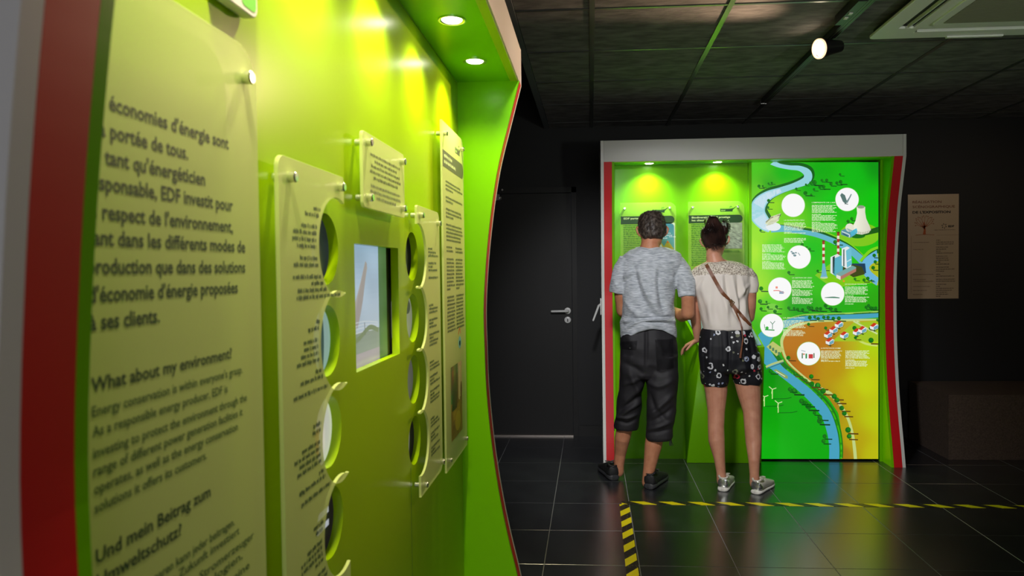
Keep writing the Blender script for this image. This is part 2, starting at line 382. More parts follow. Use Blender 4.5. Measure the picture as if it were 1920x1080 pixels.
# near kiosk: front faces +X; u runs along world Y from the near end
FA = Frame((-.27, .474, 0), (0, 1, 0), (0, 0, 1), (1, 0, 0)); WA = 2.842-.474
ka = thing('display_kiosk', 'tall lime green display kiosk with curved red edges in the left foreground', 'kiosk', (-.55, 1.66, 0))
kiosk(ka, FA, WA, .62, [y-.474 for y in (.84, 1.25, 1.66, 2.07, 2.48)], -.127, 25)
# its back panel, pierced by two columns of round holes and one screen window
H1 = [(1.345, z) for z in (1.395, 1.218, 1.041, .864)]; H2 = [(2.008, z) for z in (1.393, 1.217, 1.041, .865)]; HR = .069
SW = (1.512, 1.132, 1.862, 1.412)
holes = [circ(y, z, HR) for y, z in H1+H2]+[[(SW[0], SW[1]), (SW[2], SW[1]), (SW[2], SW[3]), (SW[0], SW[3])]]
y0, y1 = .474+.092, 2.842-.092
me = poly_fill([(y0, 0), (y1, 0), (y1, HZ0-.001), (y0, HZ0-.001)], holes, .020)
FP = Frame((-.52, 0, 0), (0, 1, 0), (0, 0, 1), (1, 0, 0)); FP.mesh(me)
o = mesh_obj('back_panel', me, LIME_LIT, ka); o['label'] = 'lime green back panel with round holes and a screen window'
obj('seam_strip', bx(-.5105, -.5095, 1.955, 1.957, 0, .8), mat('seam', lin((70, 110, 0)), .6), ka)
# screen behind its window
scr = thing('display_screen', 'rectangular screen with a pale blue picture sunk in the near kiosk', 'screen', (-.60, 1.68, 1.27))
obj('housing', bx(-.64, -.5345, 1.49, 1.875, 1.11, 1.43), BLACKM, scr, bevel=.004)
Fs = Frame((-.534, 0, 0), (0, 1, 0), (0, 0, 1), (1, 0, 0)); A = Art(Fs)
sy0, sy1, sz0, sz1 = 1.50, 1.832, 1.125, 1.420
rnd = random.Random(5)
ng = 24
def scol(u, v):
    n = mnoise.noise(Vector((u*3, v*4, 2)))*18
    base = np.array((150, 178, 205))*(v) + np.array((196, 205, 208))*(1-v) if v > .3 else np.array((140, 152, 135))
    if v < .12: base = np.array((168, 160, 160))
    if u > .78: base = np.array((70, 110, 60))  # green strip at right: reflection of the lime jamb painted into the picture
    return lin(tuple(np.clip(base+n, 0, 255)))
for a in range(ng):
    for b in range(ng):
        q = [(a/ng, b/ng), ((a+1)/ng, b/ng), ((a+1)/ng, (b+1)/ng), (a/ng, (b+1)/ng)]
        A.face([(sy0+(sy1-sy0)*p[0], sz0+(sz1-sz0)*p[1]) for p in q], [scol((a+.5)/ng, (b+.5)/ng)]*4)
A.layer(); S = lambda u, v: (sy0+(sy1-sy0)*u, sz0+(sz1-sz0)*v)
A.stroke([S(.12, .12), S(.22, .38), S(.38, .62), S(.5, .82)], [.05, .04, .03, .02], (170, 165, 160))
A.layer(); A.stroke([S(.25, .35), S(.36, .55), S(.5, .84)], [.03, .034, .014], (158, 150, 146))
for k, v in enumerate((.28, .31, .335, .36)): A.stroke([S(.02, v), S(.4, v+.01), S(.76, v-.008*k)], .0022, (205, 212, 215))
A.layer(); A.stroke([S(.02, .20), S(.3, .24), S(.55, .31), S(.76, .27)], .012, (125, 140, 105)); A.stroke([S(.44, .36), S(.45, .26)], .004, (90, 90, 90))
A.build('picture', attr_mat('screen_picture', .3, emit=.85), scr)
# pictures and models seen through the round holes
def peep(i, y, z, label, bg, shapes):
    t = thing('picture_disc', label, 'picture', (-.58, y, z), 'round pictures behind the kiosk holes')
    bm = bmesh.new(); lathe(bm, (-.5515, y, z), (1, 0, 0), [(0, .001), (0, .088), (.016, .088), (.018, .084), (.018, .0)], 40)
    obj('disc', bm, mat('disc_%s' % 'abcdefgh'[i], lin(bg), .35, emit=lin(bg), es=.45), t, sm=30)
    A = Art(Frame((-.5330, y, z), (0, 1, 0), (0, 0, 1), (1, 0, 0)))
    for s in shapes:
        if s[0] == 'd': A.disc(s[1], s[2], s[3], s[4], ry=s[5] if len(s) > 5 else None)
        elif s[0] == 'p': A.face(s[1], s[2])
        else: A.stroke(s[1], s[2], s[3])
        A.layer()
    A.build('print', LITP, t)
peep(0, *H1[0], 'dark round picture with a pale glint in the top hole left of the screen', (52, 62, 58), [('d', -.03, -.02, .035, (120, 140, 150), .05), ('d', .0, .03, .03, (90, 96, 84), .02), ('d', -.02, -.05, .02, (190, 205, 215), .012)])
peep(1, *H1[1], 'round picture of pale blue machine parts in the second hole left of the screen', (176, 205, 208), [('s', [(.02, -.08), (.03, 0), (.02, .08)], .025, (60, 90, 95)), ('s', [(-.03, -.08), (-.02, .08)], .018, (120, 165, 170)), ('d', .0, .05, .02, (220, 235, 240))])
peep(2, *H1[2], 'white round picture with orange shapes in the third hole left of the screen', (245, 242, 238), [('p', [(-.04, -.06), (.005, -.05), (.01, .005), (-.03, .0)], (200, 95, 25)), ('p', [(-.05, .0), (-.01, .01), (-.02, .06), (-.06, .04)], (150, 60, 20)), ('s', [(-.03, -.03), (.0, .03)], .004, (110, 40, 10))])
peep(3, *H1[3], 'dark round picture crossed by white slats in the lowest hole left of the screen', (40, 38, 34), [('p', [(-.08, .0), (.05, .004), (.05, .016), (-.08, .014)], (225, 230, 235)), ('p', [(-.08, -.028), (.05, -.022), (.05, -.010), (-.08, -.014)], (215, 220, 228)), ('d', -.02, .05, .02, (90, 60, 30))])
peep(4, *H2[0], 'nearly black round picture in the top hole right of the screen', (24, 24, 20), [('s', [(.01, -.07), (.03, .0), (.01, .07)], .012, (60, 60, 52)), ('d', .02, -.03, .008, (150, 150, 140))])
peep(5, *H2[1], 'pale grey round picture in the second hole right of the screen', (170, 172, 150), [('s', [(-.01, -.08), (-.02, .0), (-.01, .08)], .03, (210, 212, 200)), ('d', .03, .03, .03, (90, 96, 80), .02)])
peep(6, *H2[2], 'plain mid grey round picture in the third hole right of the screen', (112, 112, 104), [('s', [(-.03, -.08), (-.02, .08)], .03, (150, 150, 148))])
peep(7, *H2[3], 'dark round picture with white streaks in the lowest hole right of the screen', (30, 30, 26), [('s', [(-.02, -.06), (-.0, .0), (-.02, .06)], .01, (230, 230, 225)), ('s', [(.015, -.05), (.03, .03)], .006, (160, 160, 150))])

# far kiosk: front faces -Y; u runs along world X
FB = Frame((.072, 4.88, 0), (1, 0, 0), (0, 0, 1), (0, -1, 0)); WB = 2.092-.072
kb = thing('display_kiosk', 'white and lime green display kiosk with a glowing map against the back wall', 'kiosk', (1.08, 5.1, 0))
kiosk(kb, FB, WB, .62, [.407-.072, .874-.072], -.10, 21, recess=.21, tint=(.86, 1, .6))
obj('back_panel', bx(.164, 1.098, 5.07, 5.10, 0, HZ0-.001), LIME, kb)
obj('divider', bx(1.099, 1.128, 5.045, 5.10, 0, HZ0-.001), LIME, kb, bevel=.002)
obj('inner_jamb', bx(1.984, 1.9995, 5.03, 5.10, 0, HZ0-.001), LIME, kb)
# lever handle on the access door in its left flank
lv = obj('side_handle', bx(.064, .072, 5.18, 5.24, 1.02, 1.14), METAL, kb, bevel=.002)
bm = bmesh.new(); tube(bm, [(.066, 5.21, 1.095), (.052, 5.2, 1.085), (.012, 5.12, .985)], [.008, .0085, .007], 10); obj('lever', bm, HC, lv, sm=60)

# ------------------------------------------------------------------ acrylic text panels on standoffs
def standoff(fr, u, v, p, gap, d=.0085):
    bm = bmesh.new(); lathe(bm, fr(u, v, -gap), fr.N, [(0, d*.9), (gap, d*.9)], 20); lathe(bm, fr(u, v, .0045), fr.N, [(-.001, d*.9), (.001, d), (.010, d), (.012, d*.8), (.0122, 0)], 20)
    o = obj('standoff', bm, METAL, p, sm=40)
def acrylic(root, fr, outline, m=FROST):
    me = poly_fill(outline, (), .007, .0008); fr.mesh(me); return mesh_obj('panel', me, m, root, sm=40)
INK = (30, 62, 42)
XP = -.485
FT = Frame((XP, 0, 0), (0, 1, 0), (0, 0, 1), (1, 0, 0))
FI = Frame((XP+.0038, 0, 0), (0, 1, 0), (0, 0, 1), (1, 0, 0))
# 1: the large intro panel
p1 = thing('text_panel', 'largest frosted text panel, nearest the camera, asking about my environment', 'sign', (XP, .8, 1.1))
acrylic(p1, FT, rrect(.575, .60, 1.012, 1.668, .055, '1234'))
for u, v in ((.975, 1.623), (.61, 1.623), (.975, .65), (.61, .65)): standoff(FT, u, v, p1, .0215, .009)
L = .655
def block(name, rows, size, bold, col=INK):
    A = Art(FI)
    for s, px_, py_ in rows:
        q = atx(px_, py_, XP+.0038); A.text(s, L, q.z, q.y-L, size, col, bold)
    A.build(name, PRINT, p1)
block('intro_text', [('Les économies d\'énergie sont', 429, 280), ('à la portée de tous.', 353, 299), ('En tant qu\'énergéticien', 385, 348), ('responsable, EDF investit pour', 437, 396),
    ('le respect de l\'environnement,', 437, 436), ('tant dans les différents modes de', 460, 473), ('production que dans des solutions', 460, 511), ('d\'économie d\'énergie proposées', 446, 549), ('à ses clients.', 300, 604)], .0225, .0005)
block('english_heading', [('What about my environment?', 435, 671)], .020, .0004)
block('english_text', [('Energy conservation is within everyone\'s grasp.', 455, 699), ('As a responsible energy producer, EDF is', 427, 735), ('investing to protect the environment through the', 463, 751), ('range of different power generation facilities it', 455, 778), ('operates, as well as the energy conservation', 446, 806), ('solutions it offers its customers.', 388, 860)], .0150, .0002, (52, 88, 48))
block('german_heading', [('Und mein Beitrag zum', 395, 930), ('Umweltschutz?', 341, 1002)], .020, .0004)
block('german_text', [('Zum Energiesparen kann jeder beitragen.', 440, 984), ('Für die gerechte Zukunft investiert', 449, 1000), ('EDF als bewusster Stromerzeuger', 476, 1008), ('in saubere Technologien,', 455, 1046), ('und kümmert sich für seine', 468, 1064)], .0150, .0002, (52, 88, 48))
# 2: scalloped panel left of the screen
def scallop(side, y0, y1, z0, z1, H, r):
    """outline whose one edge is bitten by circles around the holes"""
    if side == 'R':
        pts = arc(y0+.02, z0+.02, .02, 180, 270, 6)+[(y1, z0), ]
        for y, z in H[::-1]:
            dy = y1-y; a = math.degrees(math.acos(max(-1, min(1, dy/r)))) if dy < r else 0
            pts += arc(y, z, r, 360-a, a+2*(180-a)-(360-2*(180-a)) if False else a, 1)[:0]
            pts += [(y+r*math.cos(math.radians(t)), z+r*math.sin(math.radians(t))) for t in np.linspace(-a, -(360-a), 30)]
        return pts+arc(y1-.008, z1-.008, .008, 0, 90, 4)+arc(y0+.02, z1-.02, .02, 90, 180, 6)
    pts = [(y0, z0)]+arc(y1-.03, z0+.03, .03, 270, 360, 6)+arc(y1-.03, z1-.03, .03, 0, 90, 6)+arc(y0+.008, z1-.008, .008, 90, 180, 4)
    for y, z in H:
        dy = y-y0; a = math.degrees(math.acos(max(-1, min(1, dy/r))))
        pts += [(y+r*math.cos(math.radians(t)), z+r*math.sin(math.radians(t))) for t in np.linspace(180-a, -(180-a), 30)]
    return pts
HS1 = [(y-.011, z+.002) for y, z in H1]; HS2 = [(y-.03, z) for y, z in H2]
p2 = thing('text_panel', 'frosted text panel with a scalloped right edge, left of the screen', 'sign', (XP, 1.2, 1.1))
acrylic(p2, FT, scallop('R', 1.079, 1.372, .715, 1.535, HS1, .0945))
for u, v in ((1.118, 1.503), (1.343, 1.513), (1.118, .735), (1.343, .735)): standoff(FT, u, v, p2, .0215)
def greek_block(A, rows, col, right=False, seed=0):
    for k, (x0, x1, z, h, fill) in enumerate(rows): A.greek(x0, x1, z, h, col, seed*50+k, 1, fill, right)
for b, (z, n) in enumerate(((1.470, 12), (1.272, 9), (1.092, 9), (.915, 8))):
    A = Art(FI); zz = z
    for k in range(n):
        hd = k in (0, 1, n-3); zz -= .0115 + (.009 if k in (2, 6, 8) else 0)
        dz = abs(zz-H1[b][1]-.002); xr = min(1.35, HS1[b][0]-math.sqrt(max(.0945**2-dz*dz, 0))-.010) if dz < .0915 else 1.345
        x0 = 1.118+random.Random(b*20+k).random()*.05+(.06 if hd else 0)
        A.greek(x0, xr, zz, .0058, INK if hd else (60, 84, 60), b*40+k, right=True)
    A.build('paragraph', PRINT, p2)
# 3: small square-ish panel above the screen
p3 = thing('text_panel', 'small frosted text panel on four steel standoffs above the screen', 'sign', (XP, 1.66, 1.57))
acrylic(p3, FT, rrect(1.492, 1.489, 1.830, 1.652, .012))
for u in (1.522, 1.800):
    for v in (1.511, 1.630): standoff(FT, u, v, p3, .0215)
A = Art(FI)
for k in range(8):
    c = 1.665; hw = (.12, .09, .115, .125, .1, .12, .125, .08)[k]
    A.greek(c-hw, c+hw, 1.606-.0125*k-(.006 if k > 4 else 0), .0055, (70, 80, 50) if k < 5 else (110, 120, 90), 300+k, fill=1)
A.build('paragraph', PRINT, p3)
# 4: scalloped panel right of the screen
p4 = thing('text_panel', 'frosted text panel with a scalloped left edge, right of the screen', 'sign', (XP, 2.1, 1.1))
acrylic(p4, FT, scallop('L', 1.960, 2.250, .715, 1.535, HS2, .0915))
for u, v in ((1.992, 1.508), (2.222, 1.500), (1.990, .742), (2.222, .745)): standoff(FT, u, v, p4, .0215)
for b, (z, n) in enumerate(((1.425, 7), (1.255, 10), (1.085, 10), (.915, 9))):
    A = Art(FI); zz = z
    for k in range(n):
        zz -= .0105 + (.012 if k in (3, 6) else 0)
        A.greek(2.088, 2.225, zz, .0058, INK if k in (0, 4, 7) else (60, 84, 60), 500+b*40+k, fill=.4 if k in (0, 4, 7) else random.Random(b*9+k).uniform(.7, 1))
    A.build('paragraph', PRINT, p4)
# picture posters: one at the far end of the near kiosk, two in the far kiosk
def poster(root, fr, W, z0, z1, gap, titles, body, photo, m=CLEAR, ink=(44, 112, 22), band=(18, 66, 20)):
    acrylic(root, fr, rrect(0, z0, W, z1, .05, '3'), m)
    for u in (.032, W-.045):
        for v in (z1-.040, z0+.035): standoff(fr, u, v, root, gap)
    f2 = Frame(fr(0, 0, .0038), fr.U, fr.V, fr.N); A = Art(f2)
    b0, b1 = z1-.150, z1-.095; A.face([(.004, b0)]+[(x, z) for x, z in arc(W-.012-(b1-b0)/2, (b0+b1)/2, (b1-b0)/2, -90, 90, 12)]+[(.004, b1)], band); A.layer()
    for k, t in enumerate(titles):
        if t[0] is None: A.greek(.025, .025+t[1], b1-.021-.020*k, .0085, (215, 235, 170), 77+k); continue
        A.text(t[0], .025, b1-.021-.020*k, t[1], .0175, (215, 235, 170), .0004)
    A.build('title_band', PRINT, root)
    A = Art(f2); x = W-.165; A.rect(x, z1-.072, x+.085, z1-.050, band); A.layer()
    A.rect(x+.004, z1-.054, x+.075, z1-.052, (150, 210, 60)); A.stroke([(x+.055, z1-.06), (x+.075, z1-.062), (x+.095, z1-.048), (x+.112, z1-.035)], [.008, .009, .006, .002], band)
    A.stroke([(x+.07, z1-.05), (x+.066, z1-.04), (x+.076, z1-.036), (x+.082, z1-.045)], .003, band); A.text('EDF', x+.006, z1-.068, .03, .011, (170, 220, 110), .0003)
    A.build('logo', PRINT, root)
    A = Art(f2)
    for k, (x0, x1, z, h, fill, c) in enumerate(body): A.greek(x0, x1, z, h, c or ink, 900+k, fill=fill)
    A.build('paragraph', PRINT, root)
    A = Art(f2); photo(A); A.build('photo', PRINT, root)
def body_rows(z, n, x0, x1, h=.0062, st=.0128, gaps=(), ink=None, seed=1):
    r = random.Random(seed); out = []
    for k in range(n): z -= st+(.014 if k in gaps else 0); out.append((x0, x1, z, h, r.uniform(.82, 1) if k+1 not in gaps else .4, ink))
    return out
def photo_shop(A):
    x0, x1, z0, z1 = .085, .29, .175, .43
    for a in range(14):
        for b in range(16):
            u, v = a/14, b/16; n = mnoise.noise(Vector((u*5, v*5, 1))); n2 = mnoise.noise(Vector((u*9, v*3, 7)))
            c = (150+60*n, 120+60*n, 30+30*n2) if v < .45 else ((110+70*n2, 120+50*n, 60) if u < .6 else (205, 185, 120+40*n))
            A.rect(x0+(x1-x0)*u, z0+(z1-z0)*v, x0+(x1-x0)*(u+1/14), z0+(z1-z0)*(v+1/16), tuple(max(0, min(255, q)) for q in c))
    A.layer()
    for k in range(9): A.stroke([(x0+.02+.01*k, z0+.10), (x0+.03+.012*k, z0+.17), (x0+.02+.012*k, z0+.22)], [.012, .008, .003], (40+8*k, 80, 25))
    A.disc(x0+.12, z0+.05, .05, (190, 165, 30), .035); A.stroke([(x0+.15, z0+.12), (x0+.17, z0+.24)], .02, (220, 205, 150)); A.disc(x0+.19, z0+.15, .015, (120, 70, 40), .03)
    A.disc(.26, .50, .028, (120, 200, 200), .022); A.stroke([(.23, .53), (.26, .55), (.28, .53)], .007, (220, 110, 30)); A.disc(.26, .497, .012, (60, 160, 175), .01)
p5 = thing('text_panel', 'tall pale text panel with a garden photo at the far end of the near kiosk', 'sign', (XP, 2.5, 1.2))
F5 = Frame((XP, 2.312, 0), (0, 1, 0), (0, 0, 1), (1, 0, 0)); GI = (66, 78, 60)
poster(p5, F5, .388, .682, 1.845, .0215, ((None, .14), (None, .2)),
       [(a, b, c, d, e, GI) for a, b, c, d, e, f in body_rows(1.66, 13, .045, .36, gaps=(3, 5, 8))+body_rows(1.44, 2, .045, .16)+body_rows(1.44, 2, .205, .35)+body_rows(1.40, 19, .045, .185, gaps=(9,), seed=3)+body_rows(1.40, 19, .205, .36, gaps=(9,), seed=4)],
       lambda A: (setattr(A, 'fr', Frame(A.fr(0, .59, 0), A.fr.U, A.fr.V, A.fr.N)), photo_shop(A)), FROST, GI, (84, 92, 66))
def photo_blue(A):
    x0, x1, z0, z1 = .255, .375, 1.46, 1.665
    A.face(rrect(x0-.006, z0-.006, x1+.006, z1+.006, .006), (222, 232, 214)); A.layer()
    pts = rrect(x0, z0, x1, z1, .022); A.face(pts, [lin((60+50*(z1-z)/(z1-z0), 140+40*(z1-z)/(z1-z0), 170)) for _, z in pts]); A.layer()
    A.face([(x0, z0+.01), (x0+.03, z0+.075), (x0+.05, z0+.045), (x0+.075, z0+.09), (x1-.004, z0+.03), (x1-.004, z0+.004), (x0+.01, z0+.004)], (205, 190, 60)); A.layer()
    A.face([(x0, z0+.03), (x0+.02, z0+.08), (x0+.045, z0+.03), (x0+.02, z0+.005)], (232, 240, 240)); A.face([(x0+.065, z0+.07), (x0+.075, z0+.088), (x0+.085, z0+.07)], (225, 120, 40))
    for k, (a, b) in enumerate(((.02, .115), (.03, .10), (.05, .135), (.06, .12), (.085, .11))): A.greek(x0+a, x0+a+.045, z0+b, .0055, (235, 245, 250), 70+k)
def photo_bat(A):
    x0, x1, z0, z1 = .245, .372, 1.485, 1.665
    for a in range(18):
        for b in range(22):
            u, v = a/18, b/22; n = mnoise.noise(Vector((u*6+3*v, v*9, 4))); g = 175+45*n
            A.rect(x0+(x1-x0)*u, z0+(z1-z0)*v, x0+(x1-x0)*(u+1/18), z0+(z1-z0)*(v+1/22), (g*.94, g, g*.90))
    A.layer(); r = random.Random(8)
    for k in range(16):
        a, b = r.uniform(.1, .8), r.uniform(.1, .9); A.stroke([(x0+(x1-x0)*a, z0+(z1-z0)*b), (x0+(x1-x0)*(a+.09), z0+(z1-z0)*(b+.02*r.uniform(-1, 1))), (x0+(x1-x0)*(a+.19), z0+(z1-z0)*(b-.04))], [.0012, .003, .0008], (85, 95, 85))
    A.stroke([(x0+.03, z0+.13), (x0+.045, z0+.155), (x0+.04, z0+.172)], [.003, .008, .002], (110, 125, 100))
F6 = Frame((.207, 5.045, 0), (1, 0, 0), (0, 0, 1), (0, -1, 0)); F7 = Frame((.680, 5.045, 0), (1, 0, 0), (0, 0, 1), (0, -1, 0))
p6 = thing('text_panel', 'clear text panel with a blue picture behind the man', 'sign', (.4, 5.045, 1.2), 'clear text panels in the far kiosk')
poster(p6, F6, .390, .68, 1.815, .024, (('EDF partenaire', .15),), body_rows(1.665, 40, .022, .235, gaps=(24,))+body_rows(1.14, 24, .022, .35, seed=6), photo_blue)
p7 = thing('text_panel', 'clear text panel with a grey engraving behind the woman', 'sign', (.87, 5.045, 1.2), 'clear text panels in the far kiosk')
poster(p7, F7, .387, .68, 1.815, .024, (('Biodiversité : EDF protège', .265), ('les chauves-souris', .185)), body_rows(1.665, 23, .022, .225, seed=2)+body_rows(1.475, 2, .245, .37, h=.004, st=.008)+body_rows(1.345, 1, .022, .2, h=.008)+body_rows(1.32, 30, .022, .36, seed=9), photo_bat)
# small plaque high on the near kiosk
pq = thing('small_plaque', 'small white and green rounded plaque at the top of the near kiosk', 'sign', (-.5, 1.0, 1.75))
FQ = Frame((-.497, 0, 0), (0, 1, 0), (0, 0, 1), (1, 0, 0))
me = poly_fill(rrect(.93, 1.722, 1.035, 1.86, .016), (), .018, .002); FQ.mesh(me); mesh_obj('plate', me, WHITE, pq, sm=40)
A = Art(Frame((-.4875, 0, 0), (0, 1, 0), (0, 0, 1), (1, 0, 0))); A.face(rrect(.985, 1.73, 1.029, 1.85, .01), (110, 210, 60)); A.build('print', PRINT, pq)

# ------------------------------------------------------------------ illuminated map panel
YM = 5.040
lb = thing('illuminated_map', 'tall backlit green map panel with river, power station and white circles', 'sign', (1.55, 5.05, 1.05))
bm = bmesh.new(); box(bm, 1.129, 1.982, YM+.004, 5.10, .012, 2.062); obj('light_box', bm, mat('dark_box_edge', lin((20, 60, 10)), .5), lb, bevel=.002)
class PixFrame:     # artwork drawn in the photograph's own coordinates, laid on the panel's true plane
    def __call__(s, x, y, n=0): p = at(x, y, YM); p.y -= n; return p
A = Art(PixFrame(), .00006)
BG = [((1412, 310), (70, 200, 0)), ((1440, 350), (20, 165, 0)), ((1430, 360), (110, 215, 0)), ((1470, 325), (0, 185, 0)), ((1540, 320), (0, 175, 0)), ((1600, 330), (0, 190, 10)), ((1645, 310), (0, 150, 10)), ((1645, 380), (0, 200, 0)), ((1560, 380), (0, 200, 0)), ((1520, 350), (0, 180, 0)),
      ((1450, 385), (150, 225, 0)), ((1470, 405), (110, 215, 0)), ((1425, 440), (150, 230, 0)), ((1412, 470), (170, 235, 0)), ((1450, 470), (70, 215, 0)), ((1520, 470), (10, 195, 0)), ((1600, 520), (30, 200, 0)), ((1645, 440), (20, 200, 0)), ((1414, 540), (160, 230, 20)), ((1440, 575), (90, 210, 10)), ((1500, 570), (10, 165, 0)), ((1580, 570), (30, 175, 0)), ((1640, 570), (40, 170, 0)), ((1530, 530), (50, 195, 0)),
      ((1435, 700), (0, 150, 0)), ((1430, 760), (0, 165, 0)), ((1500, 790), (0, 172, 0)), ((1440, 850), (10, 180, 10)), ((1540, 850), (0, 170, 0)), ((1420, 620), (60, 180, 10))]
FG = [((1480, 640), (190, 120, 20)), ((1500, 690), (186, 112, 8)), ((1540, 640), (190, 118, 10)), ((1600, 610), (190, 170, 30)), ((1640, 640), (180, 215, 0)), ((1560, 690), (190, 150, 0)), ((1620, 720), (200, 215, 0)), ((1645, 780), (190, 205, 0)), ((1590, 740), (196, 180, 0)), ((1560, 760), (170, 130, 10)), ((1580, 850), (165, 120, 10)), ((1600, 830), (185, 165, 0)), ((1640, 850), (190, 190, 0)), ((1475, 690), (170, 95, 10))]
def idw(P, x, y):
    W = 0; C_ = np.zeros(3)
    for (a, b), c in P: w_ = 1/((a-x)**2+(b-y)**2+60)**1.6; W += w_; C_ += w_*np.array(lin(c))
    return tuple(C_/W)
X0, X1, Z0, Z1 = 1409.5, 1647, 304, 860.5
nx, ny = 26, 58
gp = lambda i, j: (X0+(X1-X0)*i/nx, Z0+(Z1-Z0)*j/ny)
for i in range(nx):
    for j in range(ny):
        q = [gp(i, j), gp(i+1, j), gp(i+1, j+1), gp(i, j+1)]; A.face(q, [idw(BG, *p) for p in q])
A.layer()
def clampx(p): return (min(max(p[0], X0), X1-.3), min(max(p[1], Z0), Z1))
_f = A.face
A.face = lambda pts, col: _f([clampx(p) for p in pts], col)
# brown and yellow farmland
LB = [(598, 1640), (602, 1500), (610, 1482), (625, 1468), (645, 1463), (665, 1466), (685, 1478), (705, 1502), (725, 1532), (750, 1556), (775, 1572), (800, 1576), (830, 1577), (861, 1577)]
def lbx(y):
    for (a, xa), (b, xb) in zip(LB, LB[1:]):
        if a <= y <= b: return xa+(xb-xa)*(y-a)/(b-a)
    return LB[-1][1]
ys = [598+k*(860.5-598)/60 for k in range(61)]
for a, b in zip(ys, ys[1:]):
    for k in range(12):
        q = [(lbx(a)+(X1-lbx(a))*k/12, a), (lbx(a)+(X1-lbx(a))*(k+1)/12, a), (lbx(b)+(X1-lbx(b))*(k+1)/12, b), (lbx(b)+(X1-lbx(b))*k/12, b)]; A.face(q, [idw(FG, *p) for p in q])
A.layer()
A.disc(1612, 440, 38, (130, 205, 20), 22); A.disc(1590, 520, 45, (120, 200, 20), 14); A.face([(1528, 516), (1560, 492), (1640, 530), (1560, 540)], (130, 205, 20)); A.disc(1648, 505, 24, (180, 190, 20), 30)
A.disc(1448, 578, 13, (120, 210, 60), 9); A.layer()
DG, RV = (0, 95, 10), (110, 190, 220)
upper = [(1447, 303), (1460, 310), (1480, 314), (1500, 316), (1514, 325), (1512, 338), (1490, 348), (1464, 357), (1440, 367), (1424, 382), (1420, 400), (1432, 418), (1446, 428)]
uw = [12, 8, 8, 10, 15, 15, 11, 12, 18, 26, 30, 26, 18]
A.stroke([(x+2, y-3) for x, y in upper], [w_+5 for w_ in uw], DG); A.layer(); A.stroke(upper, uw, (150, 215, 225)); A.stroke(upper[7:], [w_-5 for w_ in uw[7:]], (215, 232, 245)); A.layer()
mid = [(1446, 428), (1470, 429), (1500, 434), (1530, 440), (1560, 451), (1590, 466), (1612, 484), (1628, 500)]
A.stroke([(x, y-8) for x, y in mid], 7, (130, 215, 20)); A.layer(); A.stroke([(x, y-5) for x, y in mid], [4, 5, 6, 8, 8, 8, 8, 6], DG); A.layer(); A.stroke(mid, [16, 12, 9, 9, 10, 12, 14, 18], (100, 185, 205)); A.layer()
A.stroke([(1648, 466), (1632, 474), (1616, 492)], [10, 12, 12], (130, 215, 20)); A.layer(); A.stroke([(1648, 470), (1634, 477), (1618, 494)], 8, DG); A.layer()
A.stroke([(1648, 478), (1630, 488), (1622, 500), (1628, 514), (1648, 530)], [20, 17, 16, 14, 14], (110, 185, 225)); A.layer(); A.face([(1590, 494), (1622, 494), (1624, 512), (1600, 512)], (20, 60, 90)); A.layer()
A.disc(1450, 425, 14, (235, 242, 245), 8); A.face([(1434, 420), (1446, 406), (1464, 400), (1460, 414), (1448, 421)], (222, 228, 190)); A.stroke([(1436, 417), (1447, 408), (1462, 403)], 2.4, (150, 150, 110)); A.face([(1436, 424), (1444, 414), (1458, 412), (1450, 420)], (200, 205, 170)); A.stroke([(1464, 401), (1459, 412)], 1.4, (40, 80, 30)); A.layer()
low = [(1648, 591), (1600, 594), (1550, 596), (1505, 598), (1475, 606), (1450, 618), (1432, 636), (1428, 655), (1440, 672), (1462, 694), (1490, 716), (1520, 742), (1546, 772), (1559, 805), (1564, 835), (1564, 862)]
lw = [8, 9, 10, 10, 13, 20, 26, 28, 24, 17, 17, 18, 19, 19, 19, 19]
A.stroke([(x, y-7) for x, y in low[:5]], 3, (160, 215, 90)); A.stroke([(x, y-5) for x, y in low[:7]], [4]*7, (0, 90, 20)); A.stroke([(x+5, y-3) for x, y in low[8:]], [w_+4 for w_ in lw[8:]], (20, 120, 10)); A.stroke([(x+13, y-2) for x, y in low[9:]], 3, (70, 200, 20)); A.layer()
A.stroke(low, lw, (70, 165, 195)); A.layer()
road = [(1648, 599), (1600, 600), (1560, 601), (1520, 604), (1486, 613), (1469, 630), (1466, 648), (1476, 676), (1500, 700), (1528, 722), (1556, 738), (1576, 760), (1590, 785), (1598, 812), (1602, 840), (1604, 862)]
A.stroke(road, [3, 4, 4, 4, 5, 6, 5, 4, 3, 4, 7, 5, 5, 5, 6, 6], (196, 215, 130)); A.stroke([(1606, 602), (1625, 612), (1645, 625)], 3, (205, 225, 150)); A.stroke([(1600, 632), (1622, 644), (1645, 648)], 4, (205, 225, 110)); A.layer()
A.face([(1560, 640), (1600, 605), (1645, 602), (1646, 640), (1600, 640)], (165, 200, 30)); A.layer()
A.stroke([(1600, 602), (1622, 614), (1645, 626)], 3, (205, 225, 150)); A.layer()
# locks, barrage, barge
A.face([(1437, 650), (1449, 640), (1470, 655), (1456, 668)], (190, 200, 110)); A.layer()
for k in range(4): A.rect(1442+k*5.5, 648+k*4, 1446+k*5.5, 654+k*4, (80, 130, 90))
A.stroke([(1436, 688), (1450, 682), (1469, 676)], 4, (180, 200, 130)); A.stroke([(1436, 692), (1469, 679)], 1.5, (50, 110, 120)); A.face([(1450, 694), (1455, 692), (1477, 705), (1477, 710), (1470, 709)], (140, 170, 90)); A.layer(); A.stroke([(1455, 696), (1472, 706)], 1.2, (235, 240, 210))
def tree(x, y, s=3.2, tone=0):
    A.stroke([(x, y+s*1.3), (x+s*3.6, y+s*1.4)], s*.5, (0, 62, 12) if tone == 0 else (92, 60, 0)); A.disc(x, y, s, (8, 105, 18), n=14); A.disc(x+s*.25, y-s*.25, s*.62, (40, 150, 20), n=12)
